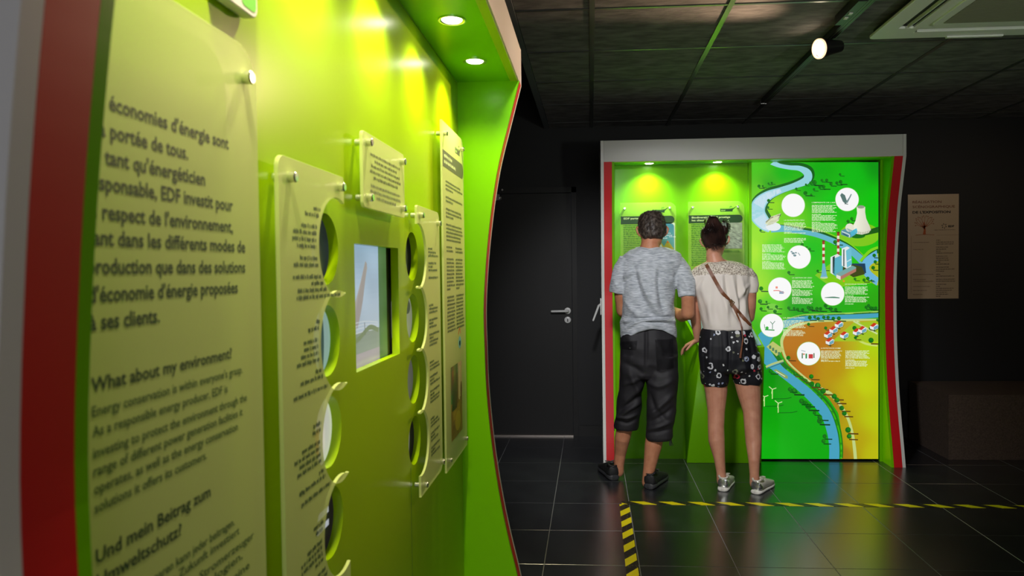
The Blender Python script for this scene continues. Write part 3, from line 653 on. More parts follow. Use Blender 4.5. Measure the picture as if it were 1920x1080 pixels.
TR = [(1423, 349, 3), (1430, 349, 2), (1441, 344, 2), (1447, 343, 2), (1441, 376, 3), (1440, 389, 2.4), (1426, 432, 2.4), (1424, 400, 0.1), (1493, 354, 2.4), (1510, 362, 3.8), (1521, 365, 2), (1511, 346, 2), (1520, 343, 3), (1527, 342, 4.4), (1526, 355, 2.4), (1537, 351, 3), (1544, 350, 3.6), (1541, 338, 2.6), (1550, 338, 3), (1558, 345, 3), (1569, 343, 3), (1576, 341, 3.6), (1575, 327, 2.4),
      (1427, 541, 4), (1425, 565, 4), (1437, 566, 2), (1414, 560, .1), (1479, 511, 3), (1504, 459, 3), (1518, 467, 2.6), (1590, 415, 3), (1597, 410, 3), (1566, 454, 4), (1533, 508, 2.4), (1546, 504, 2.6), (1603, 523, 2.6), (1620, 525, 3), (1627, 522, 3.4), (1634, 526, 2), (1639, 479, 3.4), (1641, 491, 3.2), (1637, 502, 3.6), (1427, 579, 3), (1440, 576, 2.6), (1456, 575, 3), (1453, 584, 3.5)]
for x, y, s in TR:
    if s > 1: tree(x, y, s)
r_ = random.Random(3)
for k in range(11): tree(1480+k*8.6+r_.uniform(-2, 2), 577+r_.uniform(-4, 4), r_.uniform(2.6, 4))
for k in range(7): tree(1517+k*9+r_.uniform(-2, 2), 596+r_.uniform(-2, 1.5), r_.uniform(2.6, 3.8))
for k in range(5): tree(1624+k*4.5, 575+r_.uniform(-3, 3), 3)
for x, y, s in [(1516, 608, 3), (1548, 615, 3), (1602, 615, 4), (1631, 616, 2.4), (1604, 633, 3), (1633, 638, 5), (1640, 612, 3), (1645, 600, 2.4), (1478, 671, 4), (1491, 701, 4), (1502, 708, 3.4), (1510, 713, 3), (1521, 706, 4.4), (1522, 720, 5), (1533, 723, 5.6), (1543, 733, 5.4), (1564, 743, 5), (1569, 750, 5), (1578, 765, 4.6), (1583, 775, 4.6), (1590, 806, 5.4), (1592, 818, 4.6)]: tree(x, y, s, 1)
for x, y, s in [(1445, 696, 4), (1481, 730, 4), (1489, 733, 5.4), (1503, 752, 5), (1510, 756, 5), (1516, 762, 5.6), (1527, 774, 3.4), (1537, 782, 4.6), (1537, 789, 5.4), (1546, 818, 4), (1544, 827, 4)]: tree(x, y, s)
A.layer()
# wind turbines
for x, y in ((1448, 748), (1433, 762), (1459, 774)):
    A.stroke([(x, y), (x, y-18)], 1.7, (205, 235, 150)); A.stroke([(x, y), (x+24, y-.5), (x+36, y-3)], 1.1, (0, 80, 10))
    for a in (20, 140, 262): A.stroke([(x, y-18), (x+8*math.cos(math.radians(a)), y-18-8*math.sin(math.radians(a)))], 1.4, (215, 240, 170))
# nuclear cooling tower and reactor
A.face([(1608, 437), (1648, 425), (1648, 436), (1620, 442)], (20, 90, 10)); A.disc(1608, 442, 14, (10, 110, 10), 5); A.layer()
tw = [(1606, 388), (1607, 400), (1604, 414), (1598, 426), (1597, 431), (1604, 438), (1616, 440), (1628, 437), (1633, 431), (1630, 423), (1624, 410), (1622, 398), (1622, 388), (1618, 385.5), (1610, 385.5)]
A.face(tw, [lin((246-1.1*max(0, x-1606), 246-1.1*max(0, x-1606), 226-1.1*max(0, x-1606))) for x, y in tw]); A.layer()
A.disc(1614, 388, 7, (150, 160, 140), 3); [A.rect(1603+k*3.2, 432+math.sin(k/8*PI)*3, 1604.5+k*3.2, 436+math.sin(k/8*PI)*3, (170, 175, 150)) for k in range(9)]
A.disc(1593, 427, 8, (236, 236, 214), 8); A.face([(1577, 432), (1588, 428), (1604, 434), (1604, 440), (1594, 446), (1577, 440)], (90, 150, 165)); A.face([(1594, 434), (1606, 428), (1608, 436), (1596, 444)], (80, 195, 225)); A.layer(); A.stroke([(1578, 434), (1592, 440), (1592, 445)], 1.6, (225, 235, 235)); A.stroke([(1580, 438), (1590, 443)], 1.5, (30, 60, 80))
# thermal power station
A.face([(1590, 494), (1616, 500), (1622, 514), (1600, 520), (1575, 505)], (60, 70, 10)); A.layer()
def stack(x, y0_, y1_, w_):
    n = 7
    for k in range(n): A.rect(x-w_/2, y0_+(y1_-y0_)*k/n, x+w_/2, y0_+(y1_-y0_)*(k+1)/n, (170, 50, 30) if k % 2 == 0 else (235, 232, 205))
    A.disc(x, y0_, w_/2+.6, (110, 40, 25), 1.6)
stack(1544, 452, 494, 4.6); stack(1571.5, 436, 478, 4.6)
A.face([(1542, 494), (1546.5, 494), (1550, 516), (1552, 520), (1538, 520), (1540, 516)], (110, 180, 205)); A.disc(1545, 520.5, 7, (200, 220, 170), 2); A.layer()
A.face([(1557, 482), (1570, 476), (1576, 480), (1576, 512), (1566, 517), (1557, 512)], (228, 236, 236)); A.layer(); A.face([(1565, 484), (1577, 479), (1580, 483), (1580, 514), (1568, 519), (1562, 514)], (90, 180, 200)); A.face([(1561, 482), (1565, 480), (1565, 514), (1561, 512)], (30, 60, 60)); A.layer()
A.face([(1578, 466), (1588, 462), (1596, 466), (1596, 500), (1588, 504), (1578, 498)], (232, 238, 238)); A.layer(); A.face([(1586, 470), (1596, 463), (1597, 496), (1588, 502)], (110, 195, 215)); A.face([(1581, 468), (1583, 467), (1583, 500), (1581, 499)], (30, 60, 60)); A.stroke([(1587, 491), (1596, 486)], 2, (225, 235, 235)); A.layer()
A.face([(1568, 513), (1598, 498), (1605, 501), (1605, 508), (1576, 524), (1568, 520)], (120, 170, 165)); A.layer(); A.face([(1568, 515), (1576, 518), (1576, 525), (1568, 521)], (238, 232, 222)); A.face([(1576, 518), (1605, 503), (1605, 509), (1576, 525)], (180, 120, 100)); A.disc(1582, 527, 2, (230, 150, 30)); A.layer()
# village
for x, y in ((1552, 627), (1562, 618), (1582, 628), (1555, 640), (1606, 622), (1616, 618), (1638, 612), (1572, 608)):
    A.face([(x-8, y+4), (x+4, y+8), (x+12, y), (x+8, y+5), (x+2, y+10)], (40, 60, 20)); A.face([(x-7, y-1), (x-1, y-6), (x+9, y-3), (x+8, y+4), (x-1, y+7), (x-7, y+4)], (240, 240, 240)); A.layer()
    A.face([(x-7, y-1), (x, y-7), (x+6, y-5), (x-1, y+1)], (205, 55, 20)); A.face([(x, y+1), (x+8, y-3), (x+8, y+3), (x, y+7)], (110, 170, 190)); A.layer()
# captions
WT = (232, 250, 205)
for x0, x1, y0_, n, t in ((1470, 1512, 414, 9, 'LA QUALITÉ DE L\'EAU'), (1522, 1570, 381, 22, 'L\'EMPREINTE DE L\'AIR'), (1429, 1473, 455, 20, ''), (1485, 1526, 522, 19, 'LA GESTION DE L\'EAU'), (1584, 1629, 534, 14, 'LES NOUVELLES TECHNIQUES'), (1468, 1512, 597, 13, 'LA PROTECTION'), (1539, 1580, 654, 9, 'LA PROTECTION DE L\'HOMME'), (1585, 1631, 654, 14, '')):
    if t: A.text(t, x0, y0_, x1-x0-4, 3.3, WT, .02, flip=-1)
    y = y0_+1.5
    for k in range(n):
        y += 2.2+(1.6 if k in (7, 13) else 0); A.greek(x0, x1, y+1, 1.25, WT, 40+k+int(x0), flip=-1, fill=r_.uniform(.8, 1) if k not in (7, 13) else .35, let=.75)
for k in range(4): A.greek(1470, 1512, 448+k*2.3, 1.3, WT, 30+k, flip=-1, fill=r_.uniform(.8, 1), let=.75)
A.layer()
CR = [(1487, 385), (1588, 374), (1498, 482), (1462, 542), (1561, 551), (1447, 610), (1516, 663)]
for x, y in CR: A.disc(x, y, 22.3, (160, 225, 120), n=40)
A.layer()
for x, y in CR: A.disc(x, y, 21.6, (255, 255, 255), n=40)
A.layer()
A.face([(1575, 366), (1578, 362), (1584, 366), (1588, 378), (1586, 383), (1580, 378)], (90, 120, 115)); A.stroke([(1587, 380), (1592, 372), (1596, 364)], [4, 2.5, 2], (120, 145, 145)); A.stroke([(1583, 382), (1590, 383)], 1.2, (70, 90, 90))
for a, b, s in ((1487, 475, 3), (1490, 479, 3), (1484, 472, 2), (1492, 474, 2)): A.disc(a, b, s, (120, 150, 155), s*.7, 10)
A.stroke([(1496, 474), (1500, 479)], 1.5, (150, 170, 175)); A.stroke([(1450, 545), (1460, 545), (1470, 549)], 1.6, (235, 130, 120)); A.rect(1454, 537, 1458, 541, (240, 140, 120)); A.rect(1461, 546, 1469, 551, (150, 170, 190))
A.stroke([(1546, 558), (1562, 557.5), (1574, 558.5)], [1, 2.6, 1.5], (70, 130, 100)); A.stroke([(1434, 618), (1452, 619)], 2, (40, 150, 70)); A.stroke([(1448, 617), (1448, 608), (1444, 603)], 1.2, (90, 140, 110)); A.stroke([(1448, 608), (1453, 602)], 1.2, (90, 140, 110)); A.disc(1438, 615, 3, (60, 180, 60)); A.stroke([(1433, 608), (1434, 616)], 1, (60, 150, 80))
A.rect(1510, 663, 1513, 672, (60, 150, 80)); A.rect(1516, 664, 1524, 672, (205, 60, 60)); A.stroke([(1502, 657), (1510, 659)], 1, (140, 160, 170)); A.rect(1503, 662, 1505, 672, (50, 110, 60)); A.disc(1507, 664, 1.6, (220, 120, 60)); A.rect(1525, 662, 1527, 671, (90, 110, 60))
A.build('printed_map', attr_mat('backlit_print', .35, emit=.92), lb)

# ------------------------------------------------------------------ lectern
lc = thing('lectern', 'green slanted lectern under the woman\'s left hand in the far kiosk', 'lectern', (.91, 4.95, 0))
def ring(y, z, x0, x1): return (x0, y, z), (x1, y, z)
bm = bmesh.new()
V = [bm.verts.new(p) for p in ((.650, 4.965, 0), (1.160, 4.965, 0), (1.160, 5.028, 0), (.650, 5.028, 0), (.696, 4.60, .825), (1.098, 4.60, .845), (1.100, 5.028, .985), (.650, 5.028, .985))]
for f in ((0, 3, 2, 1), (0, 1, 5, 4), (1, 2, 6, 5), (2, 3, 7, 6), (3, 0, 4, 7)): bm.faces.new([V[i] for i in f])
bm.faces.new([V[i] for i in (4, 5, 6, 7)]); bmesh.ops.recalc_face_normals(bm, faces=bm.faces[:])
obj('body', bm, LIME, lc, bevel=.003)
bm = bmesh.new(); prism(bm, [(.715, 4.622, .838), (1.082, 4.622, .854), (1.082, 5.018, .984), (.668, 5.018, .984)], (0, -.001, .006)); obj('top_board', bm, mat('pale_blue_board', lin((150, 185, 225)), .4), lc)

# ------------------------------------------------------------------ bench, notice board, floor tape
bn = thing('bench', 'brown carpeted box bench against the back wall at right', 'bench', (3.1, 5.4, 0))
CARP = mat('brown_carpet', (.10, .066, .048), .95, noise=((120, 120, 120), (.055, .036, .026), .3, .7), bump=((300, 300, 300), .4, .002))
obj('seat_box', bx(2.47, 3.9, 5.088, 5.70, 0, .452), CARP, bn, bevel=.008)
ns = thing('notice_board', 'beige credits board with a brown tree on the black back wall', 'sign', (2.67, 5.76, 1.5))
obj('board', bx(2.480, 2.866, 5.756, 5.763, 1.092, 1.908), mat('board_beige', lin((206, 180, 150)), .22, spec=.6), ns, bevel=.001)
FN = Frame((2.480, 5.7556, 1.092), (1, 0, 0), (0, 0, 1), (0, -1, 0)); A = Art(FN); A.layer()
BR, BK = (120, 62, 30), (28, 18, 14)
A.text('RÉALISATION', .035, .748, .22, .026, BR, .0004); A.text('SCÉNOGRAPHIQUE', .035, .710, .322, .026, BR, .0004); A.text('DE L\'EXPOSITION', .035, .668, .288, .026, BK, .001)
A.stroke([(.125, .502), (.128, .55), (.12, .60)], [.022, .012, .004], (190, 85, 30))
for k, (a, l) in enumerate(((150, .06), (130, .07), (110, .06), (88, .065), (65, .065), (45, .07), (25, .055), (165, .05))):
    q = (.126+l*math.cos(math.radians(a)), .565+l*math.sin(math.radians(a))*1.0); A.stroke([(.127, .545+.003*k), ((.126+q[0])/2, (.56+q[1])/2-.004), q], [.007, .004, .002], (170, 78, 30))
    for d in (-32, 28): A.stroke([q, (q[0]+.02*math.cos(math.radians(a+d)), q[1]+.02*math.sin(math.radians(a+d)))], .002, (170, 78, 30)); A.disc(q[0]+.02*math.cos(math.radians(a+d)), q[1]+.02*math.sin(math.radians(a+d)), .004, (150, 90, 50))
A.stroke([(.06, .498), (.13, .503), (.2, .498)], .003, (150, 70, 30)); A.stroke([(.025, .04), (.025, .49)], .0015, (120, 80, 60)); A.rect(.22, .4955, .385, .497, (120, 90, 70))
for k in range(6): a = math.radians(60*k+20); A.stroke([(.275+.011*math.cos(a), .567+.011*math.sin(a)), (.275+.021*math.cos(a+.5), .567+.021*math.sin(a+.5))], .005, BK)
A.text('EDF', .306, .558, .045, .02, BK, .001); A.greek(.20, .36, .535, .004, (90, 70, 60), 5)
z = .47
for k in range(26):
    z -= .0155 if k not in (3, 7, 12, 15, 17, 19) else .024
    A.greek(.215, .37, z, .0055, (70, 50, 40), k+60, fill=(.2 if k % 5 == 0 else r_.uniform(.4, .95)))
    if k in (1, 4, 13, 15, 17, 18, 20, 22, 24): A.greek(.04, .2, z, .0045, (120, 92, 74), k+95, fill=r_.uniform(.3, 1))
A.build('credits', PRINT, ns)
# hazard tape
tm = bpy.data.materials.new('hazard_stripes'); tm.use_nodes = True; nt = tm.node_tree; N = nt.nodes; b = N['Principled BSDF']; b.inputs['Roughness'].default_value = .38
tc = N.new('ShaderNodeTexCoord'); sx = N.new('ShaderNodeSeparateXYZ'); nt.links.new(tc.outputs['Object'], sx.inputs[0])
def mth(op, a, b_=None):
    n = N.new('ShaderNodeMath'); n.operation = op
    for i, v in enumerate((a, b_)):
        if v is None: continue
        if isinstance(v, (int, float)): n.inputs[i].default_value = v
        else: nt.links.new(v, n.inputs[i])
    return n.outputs[0]
st = mth('GREATER_THAN', mth('FRACT', mth('DIVIDE', mth('ADD', sx.outputs[0], mth('MULTIPLY', sx.outputs[1], 1.35)), .165)), .5)
nz = N.new('ShaderNodeTexNoise'); nz.inputs['Scale'].default_value = 160; nz.inputs['Detail'].default_value = 6; mpn = N.new('ShaderNodeMapping'); mpn.inputs['Scale'].default_value = (.35, 1, 1); nt.links.new(tc.outputs['Object'], mpn.inputs[0]); nt.links.new(mpn.outputs[0], nz.inputs['Vector'])
wr = N.new('ShaderNodeMapRange'); wr.inputs[1].default_value = .56; wr.inputs[2].default_value = .68; nt.links.new(nz.outputs['Fac'], wr.inputs[0])
mx1 = N.new('ShaderNodeMix'); mx1.data_type = 'RGBA'; mx1.inputs[6].default_value = (.012, .012, .012, 1); mx1.inputs[7].default_value = lin((150, 145, 90))+(1,); nt.links.new(mth('MULTIPLY', wr.outputs[0], .6), mx1.inputs[0])
mx = N.new('ShaderNodeMix'); mx.data_type = 'RGBA'; nt.links.new(st, mx.inputs[0]); nt.links.new(mx1.outputs[2], mx.inputs[6]); mx.inputs[7].default_value = lin((250, 232, 20))+(1,); nt.links.new(mx.outputs[2], b.inputs['Base Color'])
o = obj('hazard_tape', bx(0, 3.6, -.026, .026, 0, .0009), tm); o.location = (.163, 4.103, .0002); o.rotation_euler = (0, 0, -.004); tag(o, 'yellow and black tape running across the floor behind the two visitors', 'tape')
o = obj('hazard_tape', bx(0, 2.6, -.028, .028, 0, .0009), tm); o.location = (.178, 4.076, .0002); o.rotation_euler = (0, 0, -PI/2-.008); tag(o, 'yellow and black tape running toward the camera from the corner', 'tape')

# ------------------------------------------------------------------ lighting track, spotlights, air conditioner
TX = 1.175
tk = thing('lighting_track', 'slim black lighting track fixed along the dark ceiling', 'track', (TX, 3.2, ZC))
obj('rail', bx(TX-.018, TX+.018, .3, 4.93, ZC-.030, ZC-.0005), BLACKM, tk, bevel=.002)
for s in (-.007, .007): obj('groove', bx(TX+s-.0015, TX+s+.0015, .3, 4.92, ZC-.0315, ZC-.0302), mat('track_copper', (.25, .26, .24), .4, .8), tk)
obj('end_cap', bx(TX-.02, TX+.02, 4.928, 4.945, ZC-.032, ZC-.0005), METAL, tk)
obj('feed_box', bx(TX-.06, TX-.022, 3.05, 3.34, ZC-.042, ZC-.0005), BLACKM, tk, bevel=.004)
for yy in (3.18, 3.235): obj('switch', bx(TX-.052, TX-.036, yy, yy+.022, ZC-.0455, ZC-.042), WHITE, tk)
def spotlight(label, y, tgt, head):
    t = thing('track_spotlight', label, 'spotlight', (TX, y, ZC), 'track spotlights')
    obj('adapter', bx(TX-.016, TX+.016, y-.01, y+.12, ZC-.062, ZC-.031), BLACKM, t, bevel=.004)
    h = Vector(head); d = (Vector(tgt)-h).normalized()
    bm = bmesh.new(); tube(bm, [(TX, y+.02, ZC-.05), (TX, y+.02, ZC-.09), h+Vector((0, 0, .035))], [.008, .008, .008], 10); obj('stem', bm, METAL, t, sm=50)
    bm = bmesh.new(); lathe(bm, h, d, [(-.085, .001), (-.085, .028), (-.05, .034), (-.02, .038), (.03, .048), (.038, .050), (.038, .047), (.03, .044)], 36); hd = obj('head', bm, BLACKM, t, sm=40)
    bm = bmesh.new(); lathe(bm, h, d, [(.030, .044), (.040, .0475), (.046, .0475), (.046, .041), (.036, .040)], 36); obj('glass_ring', bm, mat('lit_ring', (1, .8, .6), .2, emit=(1, .62, .35), es=1.6), hd, sm=40)
    bm = bmesh.new(); lathe(bm, h, d, [(.028, .040), (.036, .034), (.040, .02), (.041, .001)], 36); obj('lamp', bm, mat('halogen', (1, .9, .75), .2, emit=(1, .86, .66), es=14), hd, sm=80)
    return t
hp = at(1549, 90, 3.56)
spotlight('glowing round spotlight hanging from the ceiling track', 3.62, (-.4, 2.9, 2.1), hp)
ac = thing('air_conditioner', 'white square cassette air conditioner set in the ceiling at top right', 'air conditioner', (1.8, 3.1, ZC))
AX0, AX1, AY0, AY1, AZ = 1.345, 2.295, 2.62, 3.565, ZC-.042
ACW = mat('ac_white_plastic', lin((236, 240, 234)), .4)
me = poly_fill(rrect(AX0, AY0, AX1, AY1, .03), [[(a+.0, b_) for a, b_ in r4] for r4 in ([(AX0+.085, AY0+.15), (AX0+.150, AY0+.15), (AX0+.150, AY1-.15), (AX0+.085, AY1-.15)], [(AX1-.135, AY0+.18), (AX1-.085, AY0+.18), (AX1-.085, AY1-.18), (AX1-.135, AY1-.18)], [(AX0+.18, AY0+.085), (AX1-.18, AY0+.085), (AX1-.18, AY0+.135), (AX0+.18, AY0+.135)], [(AX0+.18, AY1-.135), (AX1-.18, AY1-.135), (AX1-.18, AY1-.085), (AX0+.18, AY1-.085)])], .014, .004)
for v in me.vertices: v.co.z += AZ+.007
mesh_obj('fascia', me, ACW, ac, sm=40)
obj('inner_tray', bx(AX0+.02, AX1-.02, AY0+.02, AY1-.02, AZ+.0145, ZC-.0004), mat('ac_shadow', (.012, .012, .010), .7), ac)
for a in ((AX0+.116, AX0+.121, AY0+.165, AY1-.165), (AX1-.125, AX1-.12, AY0+.185, AY1-.185), (AX0+.185, AX1-.185, AY0+.10, AY0+.105), (AX0+.185, AX1-.185, AY1-.107, AY1-.102)):
    obj('flap', bx(*a, AZ-.004, AZ+.012), ACW, ac)
me = poly_fill(rrect(AX0+.20, AY0+.20, AX1-.20, AY1-.20, .03), (), .010, .003)
for v in me.vertices: v.co.z += AZ-.004
gr = mesh_obj('grille_frame', me, ACW, ac, sm=40)
GRM = mat('ac_mesh', lin((128, 130, 108)), .6)
bm = bmesh.new(); y = AY0+.245
while y < AY1-.24: box(bm, AX0+.24, AX1-.24, y, y+.006, AZ-.0125, AZ-.0095); y += .0105
o = obj('grille_slats', bm, GRM, gr); o['kind'] = 'stuff'
obj('grille_latch', bx(AX0+.36, AX0+.62, AY1-.025, AY1-.008, AZ-.008, AZ-.001), ACW, ac, bevel=.002)
obj('corner_cap', bx(AX1-.17, AX1-.03, AY1-.10, AY1-.02, AZ-.006, AZ-.001), ACW, ac, bevel=.002)

# ------------------------------------------------------------------ people
def remeshed(bm, vox, it=4):
    bmesh.ops.recalc_face_normals(bm, faces=bm.faces[:])
    me = bpy.data.meshes.new('form'); bm.to_mesh(me); bm.free()
    o = bpy.data.objects.new('form', me); COL.objects.link(o)
    m = o.modifiers.new('r', 'REMESH'); m.mode = 'VOXEL'; m.voxel_size = vox
    if it: m = o.modifiers.new('s', 'SMOOTH'); m.iterations = it; m.factor = .5
    dg = bpy.context.evaluated_depsgraph_get(); dg.update()
    out = bpy.data.meshes.new_from_object(o.evaluated_get(dg))
    bpy.data.objects.remove(o); bpy.data.meshes.remove(me); return out
def loft(bm, rows, Yc=None, n=36, p=2.3):
    """rows: (photo row, left, right, depth, half depth) of a horizontal section"""
    rings = []
    for row in rows:
        py_, l, r, Y, ry = row[:5]; a, b = at(l, py_, Y), at(r, py_, Y); c = (a+b)/2; rx = (b.x-a.x)/2; ring = []
        for k in range(n):
            t = 2*PI*k/n; ct, st_ = math.cos(t), math.sin(t)
            ring.append(bm.verts.new((c.x+rx*math.copysign(abs(ct)**(2/p), ct), c.y+ry*math.copysign(abs(st_)**(2/p), st_), c.z)))
        rings.append(ring)
    for a, b in zip(rings, rings[1:]):
        for k in range(n): bm.faces.new((a[k], b[k], b[(k+1) % n], a[(k+1) % n]))
    bm.faces.new(rings[0]); bm.faces.new(rings[-1][::-1])
def pixels(co):
    d = co-np.array(EYE); z = d@np.array(FW)
    return CXP+FPX*(d@np.array(RT))/z, CYP-FPX*(d@np.array(UP))/z
def sculpt(me, folds, seed=0, amp=.0015, scale=(14, 14, 22), hem=None, back=True):
    """push cloth in and out along folds given as (points, width, height) in the photograph's rows and columns"""
    n = len(me.vertices); co = np.empty(n*3); me.vertices.foreach_get('co', co); co = co.reshape(-1, 3)
    nr = np.empty(n*3); me.vertices.foreach_get('normal', nr); nr = nr.reshape(-1, 3)
    x, y = pixels(co); d = np.zeros(n); side = np.clip(-nr[:, 1]*1.6+.2, 0, 1)*1.6
    for pts, wd, h in folds:
        P = spline(pts, 4); best = np.full(n, 1e9); tt = np.zeros(n); m = len(P)-1
        for k in range(m):
            a, b = np.array(P[k]), np.array(P[k+1]); ab = b-a; t = np.clip(((x-a[0])*ab[0]+(y-a[1])*ab[1])/(ab@ab), 0, 1)
            q = np.hypot(x-a[0]-t*ab[0], y-a[1]-t*ab[1]); w_ = q < best; best[w_] = q[w_]; tt[w_] = (k+t[w_])/m
        d += h*np.exp(-(best/wd)**2)*np.sin(np.clip(tt*.92+.06, 0, 1)*PI)**.6*side
    r = np.random.RandomState(seed)
    for k in range(7):
        f = r.normal(size=3)*np.array(scale)*(1+.5*k); d += amp/(1+.5*k)*np.sin(co@f+r.rand()*6.28)
    co += nr*d[:, None]
    if hem is not None: co = hem(co, x, y)
    me.vertices.foreach_set('co', co.ravel()); me.update(); return me
def head_parts(bm, M, s=1.0, jaw=1.0):
    """skull, face, nose, lips, ears in local axes: +Y the face, origin at the skull's centre"""
    def T(p): return M @ (Vector(p)*s)
    rows = [(.112, 0, .012, .012), (.106, 0, .040, .045), (.092, -.002, .060, .070), (.07, -.004, .073, .088), (.04, -.006, .078, .096), (.005, -.006, .077, .097), (-.03, -.002, .073, .093), (-.055, .010, .066, .084), (-.08, .022, .058*jaw, .070), (-.1, .034, .046*jaw, .056), (-.116, .044, .028*jaw, .038), (-.122, .05, .008, .012)]
    rings = []
    for z, yc, rx, ry in rows: rings.append([bm.verts.new(T((rx*math.cos(2*PI*k/28), yc+ry*math.sin(2*PI*k/28), z))) for k in range(28)])
    for a, b in zip(rings, rings[1:]):
        for k in range(28): bm.faces.new((a[k], b[k], b[(k+1) % 28], a[(k+1) % 28]))
    bm.faces.new(rings[0]); bm.faces.new(rings[-1][::-1])
    tube(bm, [T((0, .09, .012)), T((0, .108, -.02)), T((0, .112, -.038))], [.007*s, .010*s, .013*s], 10)
    tube(bm, [T((-.02, .092, -.066)), T((0, .099, -.064)), T((.02, .092, -.066))], [.006*s, .008*s, .006*s], 8)
    for q in (-1, 1):
        tube(bm, [T((q*.078, -.002, .010)), T((q*.095, -.018, .020)), T((q*.101, -.024, .004)), T((q*.094, -.016, -.020)), T((q*.080, -.004, -.036))], [.008*s, .009*s, .008*s, .008*s, .006*s], 10)
        tube(bm, [T((q*.045, .078, .022)), T((q*.02, .09, .024))], [.008*s, .007*s], 8)
def ball(bm, c, r, M=None, n=12):
    q = bmesh.ops.create_uvsphere(bm, u_segments=n*2, v_segments=n, radius=1)['verts']
    for v in q: v.co = Vector((v.co.x*r[0], v.co.y*r[1], v.co.z*r[2])); v.co = (M @ (v.co+Vector(c))) if M else v.co+Vector(c)
def hand(bm, wrist, fwd, palm_n, thumb_side, L=.185, curl=(.35, .5, .4), spread=.06):
    """palm and five bent fingers; fwd = towards the fingertips, palm_n = out of the palm, thumb_side = +-1 along fwd x palm_n"""
    w, f, pn = Vector(wrist), Vector(fwd).normalized(), Vector(palm_n); pn = (pn-f*pn.dot(f)).normalized(); sd = f.cross(pn)*thumb_side
    k = L/.185
    tube(bm, [w-f*.012*k, w+f*.03*k, w+f*.062*k, w+f*.088*k], [(.026*k, .018*k), (.034*k, .017*k), (.040*k, .015*k), (.040*k, .012*k)], 16, ref=sd)
    for i, (o_, l) in enumerate(((.030, .070), (.010, .080), (-.011, .074), (-.030, .058))):
        p = w+f*(.086-.006*abs(i-1))*k+sd*o_*k; d = (f+sd*(o_*spread/.03)).normalized(); pts = [p-f*.02*k, p]; a = 0
        for j, sg in enumerate((.45, .32, .25)):
            a += curl[j]; dd = d*math.cos(a)+pn*math.sin(a); p = p+dd*l*sg*k*1.02; pts.append(p)
        tube(bm, pts, [.0085*k, .0088*k, .0082*k, .0074*k, .0062*k], 10)
    b_ = w+f*.022*k+sd*.026*k; d1 = (f*.62+sd*.72+pn*.28).normalized(); d2 = (f*.86+sd*.34+pn*.42).normalized()
    tube(bm, [b_-d1*.012*k, b_+d1*.032*k, b_+d1*.032*k+d2*.032*k, b_+d1*.032*k+d2*.055*k], [.013*k, .0108*k, .0092*k, .0075*k], 10)
def strands(name, M, s, roots, p, m, seed=1):
    """many thin tapered locks; roots: list of (start, list of points, radius) in local head axes"""
    V, F = [], []
    for pts, r in roots:
        P = [M @ (Vector(q)*s) for q in pts]; base = None
        for i, q in enumerate(P):
            d = (P[min(i+1, len(P)-1)]-P[max(i-1, 0)]).normalized(); t = d.orthogonal().normalized(); u = d.cross(t); rr = r*(1-i/(len(P)-1)*.85)
            V += [q+(t*math.cos(a)+u*math.sin(a))*rr for a in (0, 2.09, 4.19)]; c = len(V)-3
            if base is not None:
                for j in range(3): F.append((base+j, base+(j+1) % 3, c+(j+1) % 3, c+j))
            base = c
    me = bpy.data.meshes.new(name); me.from_pydata(V, [], F); o = mesh_obj(name, me, m, p, sm=80); return o
